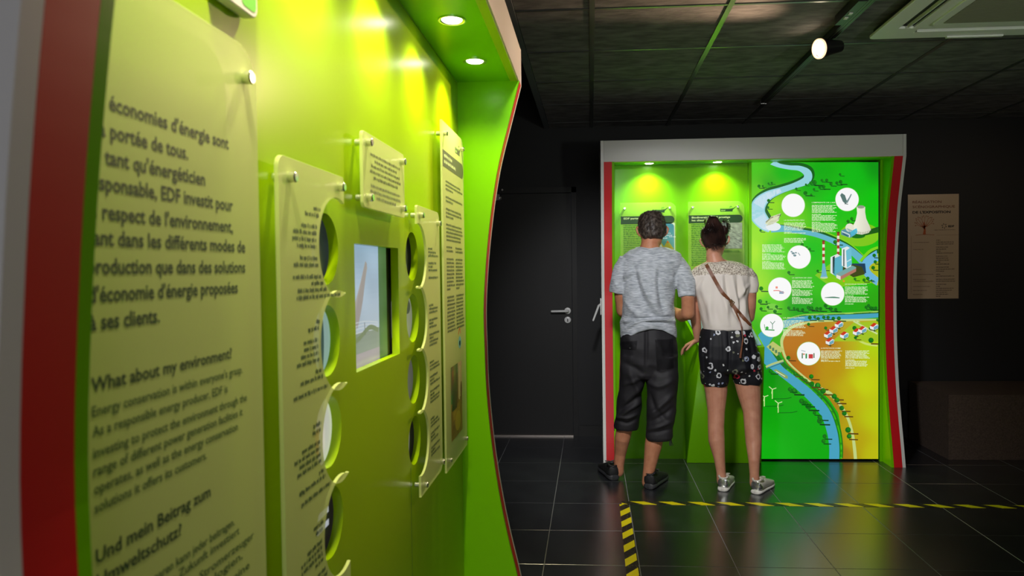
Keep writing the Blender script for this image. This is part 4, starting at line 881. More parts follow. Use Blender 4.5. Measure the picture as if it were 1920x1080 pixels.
def shoe(root, heel, yaw, kind, p_name='shoe'):
    """trainer; heel = ground point under the heel, yaw 0 = toe along +Y"""
    Mx = Matrix.Translation(heel) @ Matrix.Rotation(yaw, 4, 'Z'); Ls = .285 if kind == 'man' else .25; k = Ls/.285
    def ringp(y, w_, z0, z1, n=20, cx=0, p=2.6):
        out = []
        for i in range(n):
            a = 2*PI*i/n; c, s_ = math.cos(a), math.sin(a)
            out.append((cx+w_*math.copysign(abs(c)**(2/p), c), y, (z0+z1)/2+(z1-z0)/2*math.copysign(abs(s_)**(2/p), s_)))
        return out
    def shell(rows, name, m, par, sm=60):
        bm = bmesh.new(); rs = [[bm.verts.new(Mx @ (Vector(q)*k)) for q in ringp(*r)] for r in rows]
        for a, b in zip(rs, rs[1:]):
            for i in range(20): bm.faces.new((a[i], a[(i+1) % 20], b[(i+1) % 20], b[i]))
        bm.faces.new(rs[0][::-1]); bm.faces.new(rs[-1]); bmesh.ops.recalc_face_normals(bm, faces=bm.faces[:])
        bmesh.ops.subdivide_edges(bm, edges=bm.edges[:], cuts=0) if False else None
        return obj(name, bm, m, par, sm=sm)
    S = SHOE[kind]
    def Rr(y, w_, z0, z1): return (y, w_, z0, z1)
    up = shell([Rr(-.002, .018, .03, .080), Rr(.004, .031, .02, .094), Rr(.03, .036, .018, .088), Rr(.065, .038, .018, .082), Rr(.10, .039, .018, .092), Rr(.14, .043, .018, .080), Rr(.19, .047, .018, .062), Rr(.235, .044, .018, .05), Rr(.265, .032, .018, .04), Rr(.278, .016, .02, .032)], p_name, S['upper'], root)
    up['label'] = S['label']
    h = .036 if kind == 'man' else .028
    shell([Rr(-.012, .018, .002, h), Rr(-.006, .034, 0, h), Rr(.03, .041, 0, h-.002), Rr(.09, .040, 0, h-.006), Rr(.15, .046, 0, h-.006), Rr(.20, .050, 0, h-.006), Rr(.245, .045, .001, h-.005), Rr(.278, .030, .004, h-.003), Rr(.288, .012, .008, h-.006)], 'sole', S['sole'], up)['label'] = S['sole_label']
    shell([Rr(-.006, .019, .026, .086), Rr(-.001, .033, .022, .090), Rr(.012, .0365, .022, .084), Rr(.030, .0385, .022, .066), Rr(.048, .0385, .022, .040)], 'heel_counter', S['heel'], up)['label'] = S['heel_label']
    bm = bmesh.new()
    for i in range(5):
        y = .095+.022*i; z = .094-.009*i
        tube(bm, [Mx @ (Vector((-.02, y, z-.004))*k), Mx @ (Vector((0, y+.006, z+.004))*k), Mx @ (Vector((.02, y+.012, z-.004))*k)], [.0028*k]*3, 6)
    for q in (-1, 1):
        tube(bm, [Mx @ (Vector(v)*k) for v in ((0, .092, .096), (q*.018, .078, .108), (q*.034, .088, .104), (q*.022, .104, .094), (0, .096, .096))], [.0024*k]*5, 6)
    obj('laces', bm, S['lace'], up, sm=60)
    bm = bmesh.new()
    for i in range(16):
        a, b = 2*PI*i/16, 2*PI*(i+1)/16; f = lambda a: Mx @ (Vector((.031*math.cos(a), .034+.037*math.sin(a), .093+.006*(math.cos(a)**2)-(.004 if abs(a-4.7) < .8 else 0)))*k)
        cyl(bm, f(a), f(b), .0075*k, n=8, caps=False)
    obj('collar', bm, S['collar'], up, sm=60)
    return up
SKIN_M = mat('tanned_skin', lin((196, 134, 100)), .5, sss=.06, noise=((30, 30, 30), lin((182, 118, 86)), .35, .7), bump=((260, 260, 260), .06, .001))
SKIN_W = mat('light_skin', lin((205, 146, 118)), .48, sss=.06, noise=((24, 24, 24), lin((192, 130, 104)), .35, .7), bump=((260, 260, 260), .06, .001))
TEE = mat('heather_grey_jersey', lin((142, 148, 156)), .9, noise=((26, 26, 240), lin((204, 208, 214)), .34, .66, 5), bump=((300, 300, 700), .2, .001), sheen=.1)
CAPRI = mat('charcoal_cotton', lin((24, 22, 26)), .7, noise=((18, 18, 18), lin((34, 32, 37)), .3, .75), bump=((60, 60, 60), .12, .003))
HAIR_M = mat('greying_brown_hair', lin((44, 34, 28)), .55, noise=((50, 50, 50), lin((100, 88, 78)), .42, .78))
HAIR_W = mat('dark_brown_hair', lin((22, 13, 11)), .38, noise=((14, 14, 14), lin((62, 38, 32)), .4, .75))
BLOUSE = mat('cream_blouse_cloth', lin((226, 216, 208)), .75, bump=((90, 90, 30), .08, .002))
LACE = mat('cream_lace', lin((150, 136, 122)), .9, noise=((150, 150, 150), lin((232, 222, 208)), .42, .58, 3), bump=((150, 150, 150), .6, .003))
TAN = mat('tan_leather', lin((128, 76, 46)), .5, noise=((40, 40, 40), lin((104, 58, 34)), .3, .7))
BK_SH = mat('black_trainer', (.008, .008, .009), .6, bump=((200, 200, 200), .2, .001)); BK_SO = mat('dark_grey_sole', (.035, .036, .040), .5)
WH_SH = mat('off_white_leather', lin((214, 208, 196)), .45); WH_SO = mat('white_rubber', lin((232, 228, 220)), .5); SILV = mat('silver_leather', (.62, .63, .62), .22, .9, bump=((60, 60, 60), .2, .003))
SHOE = {'man': dict(upper=BK_SH, sole=BK_SO, heel=BK_SH, lace=mat('grey_lace', (.05, .05, .055), .7), collar=BK_SH, label='black mesh trainer', sole_label='dark grey rubber sole', heel_label='black heel counter'),
        'woman': dict(upper=WH_SH, sole=WH_SO, heel=SILV, lace=WH_SH, collar=WH_SH, label='white leather trainer', sole_label='white rubber sole', heel_label='silver heel counter')}

# ---- the man
YP = 4.47
man = thing('person', 'man in grey T-shirt and black capri trousers reading with his back turned', 'person', (.27, YP, 0))
hM = at(1222, 433, YP+.02)
MH = Matrix.Translation(hM) @ Matrix.Rotation(math.radians(6), 4, 'Z') @ Matrix.Rotation(math.radians(-20), 4, 'X') @ Matrix.Rotation(math.radians(0), 4, 'Y')
bm = bmesh.new(); head_parts(bm, MH, .98)
tube(bm, [at(1220, 446, YP+.01), at(1219, 458, YP-.005), at(1218, 470, YP-.01), at(1218, 490, YP)], [.056, .057, .068, .07], 20)
tube(bm, [at(1192, 485, YP), at(1218, 472, YP-.005), at(1252, 487, YP)], [.035, .050, .035], 16)
loft(bm, [(474, 1200, 1238, YP, .05), (486, 1182, 1264, YP, .08), (505, 1172, 1268, YP+.01, .085), (560, 1176, 1256, YP+.015, .080), (600, 1176, 1254, YP+.015, .085), (640, 1170, 1260, YP, .10), (680, 1176, 1256, YP, .09)])
def limb(pts, rad, **k): tube(bm, [at(*q) if len(q) == 3 and q[0] > 50 else Vector(q) for q in pts], rad, 18, **k)
# arms: upper arm, forearm brought round in front of the waist
limb([(1179, 500, YP), (1163, 522, YP), (1164, 552, YP+.01), (1167, 582, YP+.05)], [.034, .040, .041, .040])
limb([(1167, 582, YP+.05), (1174, 590, YP+.13), (1186, 586, YP+.22)], [.040, .037, .027])
limb([(1264, 504, YP), (1283, 527, YP-.04), (1289.5, 556, YP-.07), (1290, 587, YP-.05)], [.034, .039, .040, .040])
limb([(1290, 587, YP-.05), (1279, 592, YP+.04), (1262, 583, YP+.15)], [.041, .040, .027])
hand(bm, at(1261, 583, YP+.155), (-.75, .62, .12), (-.1, .3, .9), -1, .19)
hand(bm, at(1187, 586, YP+.225), (.8, .5, .1), (.1, .3, .9), 1, .19)
# legs
FL, FR = Vector((.133, 4.545, 0)), Vector((.345, 4.365, 0))
yl, yr = 4.585, 4.405
limb([(1188, 660, YP), (1180, 735, YP+.03), (1174, 790, YP+.05), (1167, 822, YP+.065), (1163, 850, yl-.01), (1160.5, 872, yl-.005), (1160, 884, yl)], [.085, .068, .052, .050, .038, .033, .034])
limb([(1240, 660, YP), (1236, 740, YP-.03), (1232, 795, YP-.05), (1225, 835, YP-.062), (1219, 870, yr), (1215, 892, yr-.005), (1214, 905, yr)], [.088, .072, .056, .054, .040, .034, .035])
for q in (FL+Vector((-.022, .09, .045)), FR+Vector((.035, .085, .045))): ball(bm, q, (.026, .05, .022))
me = remeshed(bm, .0048, 3)
body = mesh_obj('body', me, SKIN_M, man, sm=180)
bm = bmesh.new()
EYEM = mat('eye_white', (.7, .7, .68), .2)
for q in (-1, 1): bm = bmesh.new(); ball(bm, (q*.031, .078, .005), (.012, .012, .012), MH); obj('eye', bm, EYEM, man, sm=180)
# hair: close cap and short strands
def hair_cap(bm, M, s, rows, n=32):
    rings = [[bm.verts.new(M @ (Vector((rx*math.cos(2*PI*k/n), yc+ry*math.sin(2*PI*k/n), z-(dz*max(0, math.sin(2*PI*k/n)) if dz else 0)))*s)) for k in range(n)] for z, yc, rx, ry, dz in rows]
    for a, b in zip(rings, rings[1:]):
        for k in range(n): bm.faces.new((a[k], b[k], b[(k+1) % n], a[(k+1) % n]))
    bm.faces.new(rings[0]); bm.faces.new(rings[-1][::-1])
bm = bmesh.new()
hair_cap(bm, MH, .98, [(.124, 0, .014, .014, 0), (.118, -.004, .046, .05, 0), (.102, -.008, .068, .078, 0), (.078, -.012, .080, .092, 0), (.045, -.016, .0845, .096, -.02), (.01, -.02, .0835, .092, -.05), (-.02, -.024, .080, .086, -.08), (-.045, -.030, .072, .076, -.1), (-.068, -.038, .054, .058, -.1), (-.074, -.040, .04, .045, -.1)])
me = remeshed(bm, .005, 3)
r_ = random.Random(4)
hair = mesh_obj('hair', sculpt(me, [], 3, .0016, (60, 60, 60)), HAIR_M, man, sm=180)
ro = []
for k in range(2600):
    th = r_.uniform(0, 2*PI); z = r_.uniform(-.072, .12); 
    if math.sin(th) > .25 and z < .05: continue
    q = [(.124, .014, .014, 0), (.118, .046, .05, -.004), (.102, .068, .078, -.008), (.078, .080, .092, -.012), (.045, .0845, .096, -.016), (.01, .0835, .092, -.02), (-.02, .080, .086, -.024), (-.045, .072, .076, -.03), (-.068, .054, .058, -.038), (-.08, .04, .04, -.04)]
    for a, b in zip(q, q[1:]):
        if b[0] <= z <= a[0]: t = (a[0]-z)/(a[0]-b[0]); rx, ry, yc = [a[i]+(b[i]-a[i])*t for i in (1, 2, 3)]
    p0 = Vector((rx*math.cos(th), yc+ry*math.sin(th), z))*.985; out = Vector((math.cos(th), math.sin(th), .35 if z > .06 else -.2)).normalized()
    fl_ = Vector((r_.uniform(-.4, .4), r_.uniform(-.5, .3), -.9 if z < .08 else r_.uniform(-.4, .4)))
    l = r_.uniform(.008, .015)*(.6 if z < -.03 else 1); ro.append(([p0, p0+out*l*.45+fl_*l*.35, p0+out*l*.6+fl_*l*1.0], .0011))
o = strands('hair_strands', MH, .98, ro, hair, HAIR_M); o['kind'] = 'stuff'
# T-shirt
bm = bmesh.new()
loft(bm, [(463.5, 1196, 1247, YP-.005, .060), (469, 1181, 1263, YP-.005, .085), (477, 1169, 1276, YP-.005, .100), (492, 1164, 1281, YP-.005, .112), (512, 1163, 1276, YP, .118), (540, 1166, 1267, YP, .122), (570, 1168, 1264, YP, .124), (590, 1167, 1265, YP, .128), (604, 1163, 1267, YP, .132), (620, 1162, 1269, YP, .135), (634, 1163, 1269, YP, .132)])
tube(bm, [at(1177, 487, YP-.005), at(1168, 503, YP), at(1160, 528, YP), at(1158.5, 549, YP+.005)], [.055, .058, .056, .0555], 20, caps=False)
tube(bm, [at(1267, 492, YP-.005), at(1278, 508, YP-.015), at(1286, 530, YP-.045), at(1288, 557, YP-.065)], [.054, .060, .057, .054], 20, caps=False)
me = remeshed(bm, .0058, 4)
TF = [([(1188, 500), (1194, 530), (1206, 562), (1226, 592)], 6, -.014), ([(1198, 502), (1206, 535), (1222, 568), (1240, 590)], 6, .012), ([(1236, 508), (1236, 535), (1240, 565), (1246, 585)], 5, -.010), ([(1228, 500), (1226, 540), (1232, 575)], 6, .009),
      ([(1170, 520), (1180, 512), (1192, 508)], 4, .006), ([(1169, 530), (1178, 524), (1186, 518)], 3, -.006), ([(1244, 520), (1252, 530), (1262, 545)], 4, .007), ([(1250, 512), (1262, 518), (1272, 520)], 4, -.005), ([(1264, 500), (1268, 520), (1264, 545)], 4, -.004),
      ([(1170, 594), (1200, 600), (1235, 598), (1266, 594)], 3.2, -.012), ([(1166, 601), (1200, 607), (1240, 604), (1268, 603)], 3.2, .011), ([(1165, 610), (1190, 606), (1225, 611), (1266, 612)], 3, -.009), ([(1168, 622), (1186, 612), (1205, 607)], 3, .008), ([(1172, 560), (1184, 580), (1200, 594)], 5, .006), ([(1205, 575), (1220, 588), (1240, 594)], 4, -.007), ([(1180, 478), (1205, 485), (1235, 480)], 5, .004),
      ([(1153, 530), (1160, 540), (1168, 543)], 3, .005), ([(1280, 520), (1288, 535), (1292, 552)], 4, .006), ([(1274, 535), (1282, 546), (1296, 548)], 3, -.002)]
def tee_hem(co, x, y):
    t = np.clip((y-585)/50, 0, 1); c = np.clip(1-((x-1222)/46)**2, 0, 1)**.8; inn = (np.abs(x-1215) < 62)
    co[:, 2] += inn*t**1.5*c*.062*(y > 585)
    return co
tee = mesh_obj('t_shirt', sculpt(me, TF, 1, .0022, (16, 16, 20), tee_hem), TEE, man, sm=180); tee['label'] = 'heather grey short-sleeved T-shirt'
bm = bmesh.new(); NP = [at(1218+25.5*math.cos(2*PI*k/24), 465.0+1.6*math.sin(2*PI*k/24), YP-.006+.062*math.sin(-2*PI*k/24)) for k in range(25)]
for a, b in zip(NP, NP[1:]): cyl(bm, a, b, .005, n=8, caps=False)
obj('neckband', bm, TEE, tee, sm=60)
# capri trousers
bm = bmesh.new()
loft(bm, [(598, 1170, 1262, YP, .11), (620, 1164, 1266, YP, .120), (650, 1162, 1270, YP-.01, .130), (680, 1163, 1271, YP-.01, .130), (700, 1164, 1270, YP, .12), (706, 1175, 1262, YP, .10)])
loft(bm, [(665, 1163, 1213, YP-.01, .115), (700, 1163, 1211, YP, .110), (735, 1160, 1204, YP+.02, .095), (765, 1157, 1202, YP+.035, .085), (790, 1152.5, 1199, YP+.05, .08), (800, 1151.5, 1197, YP+.055, .078), (804.5, 1154, 1195, YP+.055, .070)])
loft(bm, [(665, 1211, 1271, YP-.02, .12), (700, 1212, 1271, YP-.025, .115), (735, 1213, 1269, YP-.04, .105), (770, 1212, 1267, YP-.05, .095), (800, 1210.5, 1263, YP-.055, .088), (818, 1210, 1262.5, YP-.06, .085), (823.5, 1213, 1259, YP-.06, .076)])
me = remeshed(bm, .0058, 4)
PF = [([(1212, 618), (1212, 650), (1211, 690)], 3, -.007), ([(1205, 720), (1190, 735), (1170, 755)], 5, .009), ([(1206, 735), (1188, 752), (1160, 770)], 4, -.008), ([(1198, 755), (1178, 768), (1158, 785)], 4, .009), ([(1180, 700), (1192, 725), (1200, 745)], 5, .007), ([(1155, 788), (1175, 794), (1195, 786)], 3, -.007), ([(1154, 780), (1175, 784), (1196, 776)], 3, .007),
      ([(1216, 715), (1235, 725), (1262, 712)], 5, .008), ([(1214, 735), (1228, 765), (1250, 790)], 5, -.008), ([(1262, 740), (1240, 760), (1216, 780)], 5, .009), ([(1262, 765), (1242, 780), (1216, 792)], 4, -.008), ([(1214, 805), (1238, 800), (1260, 790)], 3.5, .008), ([(1213, 812), (1238, 810), (1261, 804)], 3, -.006), ([(1222, 690), (1240, 700), (1268, 690)], 5, -.006), ([(1232, 640), (1240, 660), (1238, 680)], 6, .006), ([(1168, 680), (1190, 690), (1208, 702)], 5, -.006), ([(1175, 630), (1190, 650), (1186, 680)], 8, .006), ([(1166, 722), (1185, 716), (1208, 704)], 4, .006)]
pants = mesh_obj('capri_trousers', sculpt(me, PF, 2, .0025, (14, 14, 14)), CAPRI, man, sm=180); pants['label'] = 'charcoal black knee-length trousers'
def on_back(mesh_o, pts, lift=.002):
    """points on the camera side of a garment at photo positions"""
    out = []; mw = mesh_o.data
    from mathutils.bvhtree import BVHTree
    if mesh_o.name not in _bvh: _bvh[mesh_o.name] = BVHTree.FromPolygons([v.co for v in mw.vertices], [tuple(p.vertices) for p in mw.polygons])
    for x, y in pts:
        d = ray(x, y).normalized(); h = _bvh[mesh_o.name].ray_cast(EYE, d, 12)
        out.append((h[0]-d*lift) if h[0] else None)
    return [p for p in out if p is not None]
_bvh = {}
def seam(name, host, pts, r, m, sub=6, lift=.001):
    bm = bmesh.new(); P = on_back(host, spline(pts, sub), lift)
    if len(P) > 1: tube(bm, P, [r]*len(P), 6, caps=False)
    return obj(name, bm, m, host, sm=60)
def patch(name, host, quad, nu, nv, m, lift=.004):
    bm = bmesh.new(); g = []
    for j in range(nv+1):
        row = []
        for i in range(nu+1):
            u, v = i/nu, j/nv; a = [quad[0][k]*(1-u)+quad[1][k]*u for k in (0, 1)]; b = [quad[3][k]*(1-u)+quad[2][k]*u for k in (0, 1)]
            q = on_back(host, [(a[0]*(1-v)+b[0]*v, a[1]*(1-v)+b[1]*v)], lift); row.append(bm.verts.new(q[0]) if q else None)
        g.append(row)
    for j in range(nv):
        for i in range(nu):
            q = [g[j][i], g[j][i+1], g[j+1][i+1], g[j+1][i]]
            if all(q): bm.faces.new(q)
    r = bmesh.ops.solidify(bm, geom=bm.faces[:], thickness=.003)
    return obj(name, bm, m, host, sm=40)
pk = patch('back_pocket', pants, [(1164, 641), (1195, 639), (1193, 656), (1166, 654)], 8, 4, CAPRI); pk['label'] = 'buttoned flap pocket'
q = on_back(pants, [(1181, 652)], .008)[0]; bm = bmesh.new(); lathe(bm, q, (0, -1, 0), [(-.004, .006), (0, .006), (.002, .004), (.001, .0)], 14); obj('button', bm, BLACKM, pk, sm=40)
patch('side_pocket', pants, [(1228, 637), (1262, 636), (1263, 690), (1232, 694)], 8, 10, CAPRI, .003)
seam('seat_seam', pants, [(1213, 622), (1212, 655), (1211, 696)], .0016, CAPRI)
bm = bmesh.new(); c0 = at(1258, 820, YP-.10); tube(bm, [c0, c0+Vector((.004, 0, -.03)), c0+Vector((.012, 0, -.05)), c0+Vector((.002, -.003, -.052)), c0+Vector((.0, -.003, -.02))], [.0022]*5, 6)
box(bm, c0.x-.010, c0.x-.003, c0.y-.004, c0.y+.001, c0.z-.05, c0.z-.004); obj('hem_cord', bm, BLACKM, pants, sm=50)
bm = bmesh.new(); c0 = at(1152, 800, YP+.0); tube(bm, [c0, c0+Vector((-.002, 0, -.02)), c0+Vector((.001, 0, -.026))], [.002]*3, 6); obj('hem_cord', bm, BLACKM, pants, sm=50)
sL = shoe(man, FL+Vector((-.0, -.0, 0)), math.radians(14), 'man'); sR = shoe(man, FR+Vector((-.002, 0, 0)), math.radians(-24), 'man')

# ---- the woman
YW = 4.46
wo = thing('person', 'woman in cream blouse and dark floral shorts leaning on the green lectern', 'person', (.89, YW, 0))
hW = at(1340, 452, YW+.03)
MW = Matrix.Translation(hW) @ Matrix.Rotation(math.radians(-8), 4, 'Z') @ Matrix.Rotation(math.radians(-22), 4, 'X') @ Matrix.Rotation(math.radians(-5), 4, 'Y')
bm = bmesh.new(); head_parts(bm, MW, .88, .92)
tube(bm, [at(1339, 465, YW+.02), at(1338, 480, YW+.0), at(1342, 492, YW-.005), at(1346, 512, YW)], [.046, .046, .056, .06], 20)
tube(bm, [at(1308, 508, YW), at(1344, 494, YW-.005), at(1394, 510, YW)], [.030, .045, .03], 16)
loft(bm, [(498, 1322, 1372, YW, .05), (508, 1306, 1400, YW, .07), (530, 1302, 1404, YW, .08), (575, 1312, 1398, YW, .082), (605, 1318, 1398, YW, .085), (640, 1320, 1402, YW, .095), (675, 1322, 1410, YW, .095)])
limb([(1305, 520, YW), (1301, 550, YW+.03), (1302, 585, YW+.05), (1306, 612, YW+.085), (1308, 636, YW+.11)], [.043, .038, .034, .031, .022])
limb([(1402, 522, YW), (1407, 548, YW+.01), (1407, 575, YW+.03), (1405, 595, YW+.07)], [.043, .038, .034, .032])
limb([(1405, 595, YW+.07), (1398, 602, YW+.16), (1386, 598, YW+.26)], [.032, .030, .021])
HWp = at(1308, 638, YW+.115)
hand(bm, HWp, (-.82, .25, -.42), (-.15, .0, -1), 1, .165, (.32, .45, .35))
hand(bm, at(1386, 598, YW+.265), (-.3, .9, -.1), (-.2, -.1, -1), -1, .165)
wl, wr_ = 4.385, 4.335
limb([(1338, 690, YW), (1343, 735, YW-.01), (1343, 772, YW-.03), (1342.5, 800, YW-.045), (1343.5, 826, YW-.06), (1349, 860, wl), (1352, 886, wl), (1353, 902, wl)], [.085, .068, .053, .050, .050, .034, .0285, .030])
limb([(1398, 690, YW), (1404, 735, YW-.015), (1410, 772, YW-.04), (1411, 800, YW-.06), (1413, 830, YW-.08), (1414, 864, wr_), (1414.5, 890, wr_), (1415, 907, wr_)], [.09, .072, .054, .050, .048, .034, .0285, .030])
WL, WR = Vector((.783, 4.335, 0)), Vector((.968, 4.285, 0))
for q in (WL+Vector((.03, .075, .04)), WR+Vector((.045, .07, .04))): ball(bm, q, (.024, .045, .02))
me = remeshed(bm, .0046, 3)
mesh_obj('body', me, SKIN_W, wo, sm=180)
bm = bmesh.new()
for q in (-1, 1): bm = bmesh.new(); ball(bm, (q*.027, .068, .004), (.011, .011, .011), MW); obj('eye', bm, EYEM, wo, sm=180)
bm = bmesh.new()
hair_cap(bm, MW, .90, [(.126, 0, .014, .014, 0), (.12, -.006, .05, .055, 0), (.1, -.012, .074, .084, 0), (.07, -.018, .088, .1, 0), (.035, -.022, .093, .104, -.02), (.0, -.026, .090, .098, -.05), (-.03, -.030, .082, .088, -.08), (-.055, -.036, .066, .07, -.1), (-.07, -.040, .044, .046, -.1)])
ball(bm, (-.004, -.085, .062), (.052, .042, .072), MW); ball(bm, (.05, -.05, .045), (.04, .05, .055), MW); ball(bm, (-.05, -.05, .03), (.036, .045, .05), MW); ball(bm, (-.008, -.05, .112), (.046, .045, .034), MW)
me = remeshed(bm, .005, 4)
hw = mesh_obj('hair', sculpt(me, [], 6, .0022, (50, 30, 12)), HAIR_W, wo, sm=180); hw['label'] = 'dark hair twisted up at the back'
ro = []; r_ = random.Random(9)
for k in range(1500):      # locks drawn from the nape and sides up into the twist
    a = r_.uniform(PI+.15, 2*PI-.15); z0_ = r_.uniform(-.07, .02); rx, ry = .086*(1-max(0, -z0_)*3.2), .094*(1-max(0, -z0_)*3.2)
    p0 = Vector((rx*math.cos(a), -.030+ry*math.sin(a), z0_)); tp = Vector((r_.uniform(-.03, .025), -.118+r_.uniform(-.008, .006), r_.uniform(.04, .12)))
    md = (p0+tp)/2; md = Vector((md.x*1.18, -.026+(md.y+.026)*1.22, md.z)); ro.append(([p0, (p0+md)/2*1.03, md, (md+tp)/2*1.03, tp], r_.uniform(.0012, .0022)))
for k in range(260):     # loose ends fanning out of the clip at the right
    a = r_.uniform(-.5, 1.1); p0 = Vector((.045, -.07, .05+r_.uniform(-.02, .03))); e = p0+Vector((.055*math.cos(a)+.012, r_.uniform(-.02, .02), .06*math.sin(a)+.01)); ro.append(([p0, (p0+e)/2+Vector((0, -.012, .006)), e], .0014))
for k in range(120):     # fine hairs on the nape
    x = r_.uniform(-.035, .035); p0 = Vector((x, -.085, -.062)); ro.append(([p0, p0+Vector((r_.uniform(-.01, .01), .0, -.02)), p0+Vector((r_.uniform(-.02, .02), .008, -.042))], .0008))
o = strands('hair_strands', MW, .90, ro, hw, HAIR_W); o['kind'] = 'stuff'
cp = MW @ Vector((.052*.9, -.078*.9, .058*.9)); bm = bmesh.new()
for k in range(7): tube(bm, [cp+Vector((-.018+.006*k, -.016, -.03)), cp+Vector((-.016+.006*k, -.026, .0)), cp+Vector((-.014+.006*k, -.016, .03))], [.0024, .003, .0016], 6)
obj('hair_clip', bm, mat('pale_green_clip', lin((150, 170, 150)), .3), hw, sm=60)['label'] = 'pale green claw clip'
# blouse
bm = bmesh.new()
loft(bm, [(490, 1327, 1369, YW-.005, .048), (494, 1314, 1388, YW-.005, .072), (501, 1303, 1402, YW-.005, .088), (514, 1298, 1409, YW-.005, .098), (535, 1298, 1407, YW, .103), (560, 1306, 1401, YW, .104), (585, 1312, 1402, YW, .106), (605, 1316, 1407, YW, .110), (617, 1318, 1409, YW, .108), (619.5, 1321, 1405, YW, .095)])
tube(bm, [at(1311, 511, YW-.005), at(1303, 522, YW), at(1299.5, 537, YW+.01), at(1300, 549, YW+.025)], [.046, .050, .047, .043], 20, caps=False)
tube(bm, [at(1397, 511, YW-.005), at(1405, 522, YW), at(1409.5, 536, YW), at(1410, 548, YW+.005)], [.046, .050, .044, .036], 20, caps=False)
me = remeshed(bm, .0056, 4)
WF = [([(1360, 515), (1364, 545), (1376, 585)], 3.5, -.008), ([(1352, 512), (1355, 550), (1364, 590)], 4, .007), ([(1372, 514), (1377, 545), (1386, 580)], 3.5, .007), ([(1382, 514), (1386, 550), (1392, 590)], 3.5, -.008), ([(1391, 520), (1394, 550), (1398, 590)], 3.5, .006), ([(1312, 548), (1320, 575), (1324, 605)], 6, -.005), ([(1342, 540), (1340, 580), (1350, 612)], 7, -.006), ([(1330, 560), (1332, 590), (1334, 614)], 6, .006),
      ([(1398, 548), (1390, 575), (1388, 606)], 4, -.006), ([(1303, 540), (1312, 530), (1318, 520)], 3, -.005), ([(1404, 535), (1394, 545), (1385, 565)], 3, .005), ([(1370, 560), (1380, 590), (1396, 612)], 4, -.006), ([(1306, 515), (1340, 512.5), (1378, 511), (1400, 514)], 1.6, -.004), ([(1364, 560), (1362, 590), (1366, 614)], 5, .006), ([(1320, 520), (1318, 545), (1322, 575)], 5, .004)]
bl = mesh_obj('blouse', sculpt(me, WF, 5, .0018, (22, 18, 8)), [BLOUSE, LACE], wo, sm=180); bl['label'] = 'cream blouse with a lace yoke'
xs, ys_ = pixels(np.array([tuple(v.co) for v in bl.data.vertices]))
for p in bl.data.polygons:
    i = p.vertices[0]; lim = 513.5+.0022*(xs[i]-1350)**2*(-1 if False else 1)*.6
    if ys_[i] < min(lim, 524): p.material_index = 1
# shorts
bm = bmesh.new()
loft(bm, [(612, 1320, 1405, YW, .098), (622, 1315, 1410, YW, .108), (645, 1311.5, 1417, YW-.01, .124), (670, 1310.5, 1423, YW-.01, .128), (692, 1312, 1426, YW, .120), (698, 1322, 1415, YW, .10)])
loft(bm, [(665, 1310.5, 1366, YW-.005, .115), (692, 1312, 1366.5, YW, .105), (715, 1314.5, 1366, YW+.002, .098), (722.5, 1317, 1364, YW+.002, .088)])
loft(bm, [(660, 1364, 1424, YW-.005, .115), (690, 1368, 1427.5, YW, .108), (712, 1374, 1428.5, YW, .098), (720, 1377, 1426, YW, .088)])
me = remeshed(bm, .0056, 4)
SF = [([(1366, 620), (1368, 655), (1367, 695)], 3, -.008), ([(1335, 620), (1332, 660), (1335, 705)], 5, .006), ([(1350, 622), (1352, 660), (1350, 700)], 4, -.005), ([(1388, 622), (1392, 660), (1398, 705)], 5, .006), ([(1404, 625), (1410, 660), (1414, 705)], 4, -.006), ([(1322, 640), (1319, 675), (1324, 710)], 4, -.005), ([(1378, 700), (1395, 690), (1420, 694)], 5, .005)]
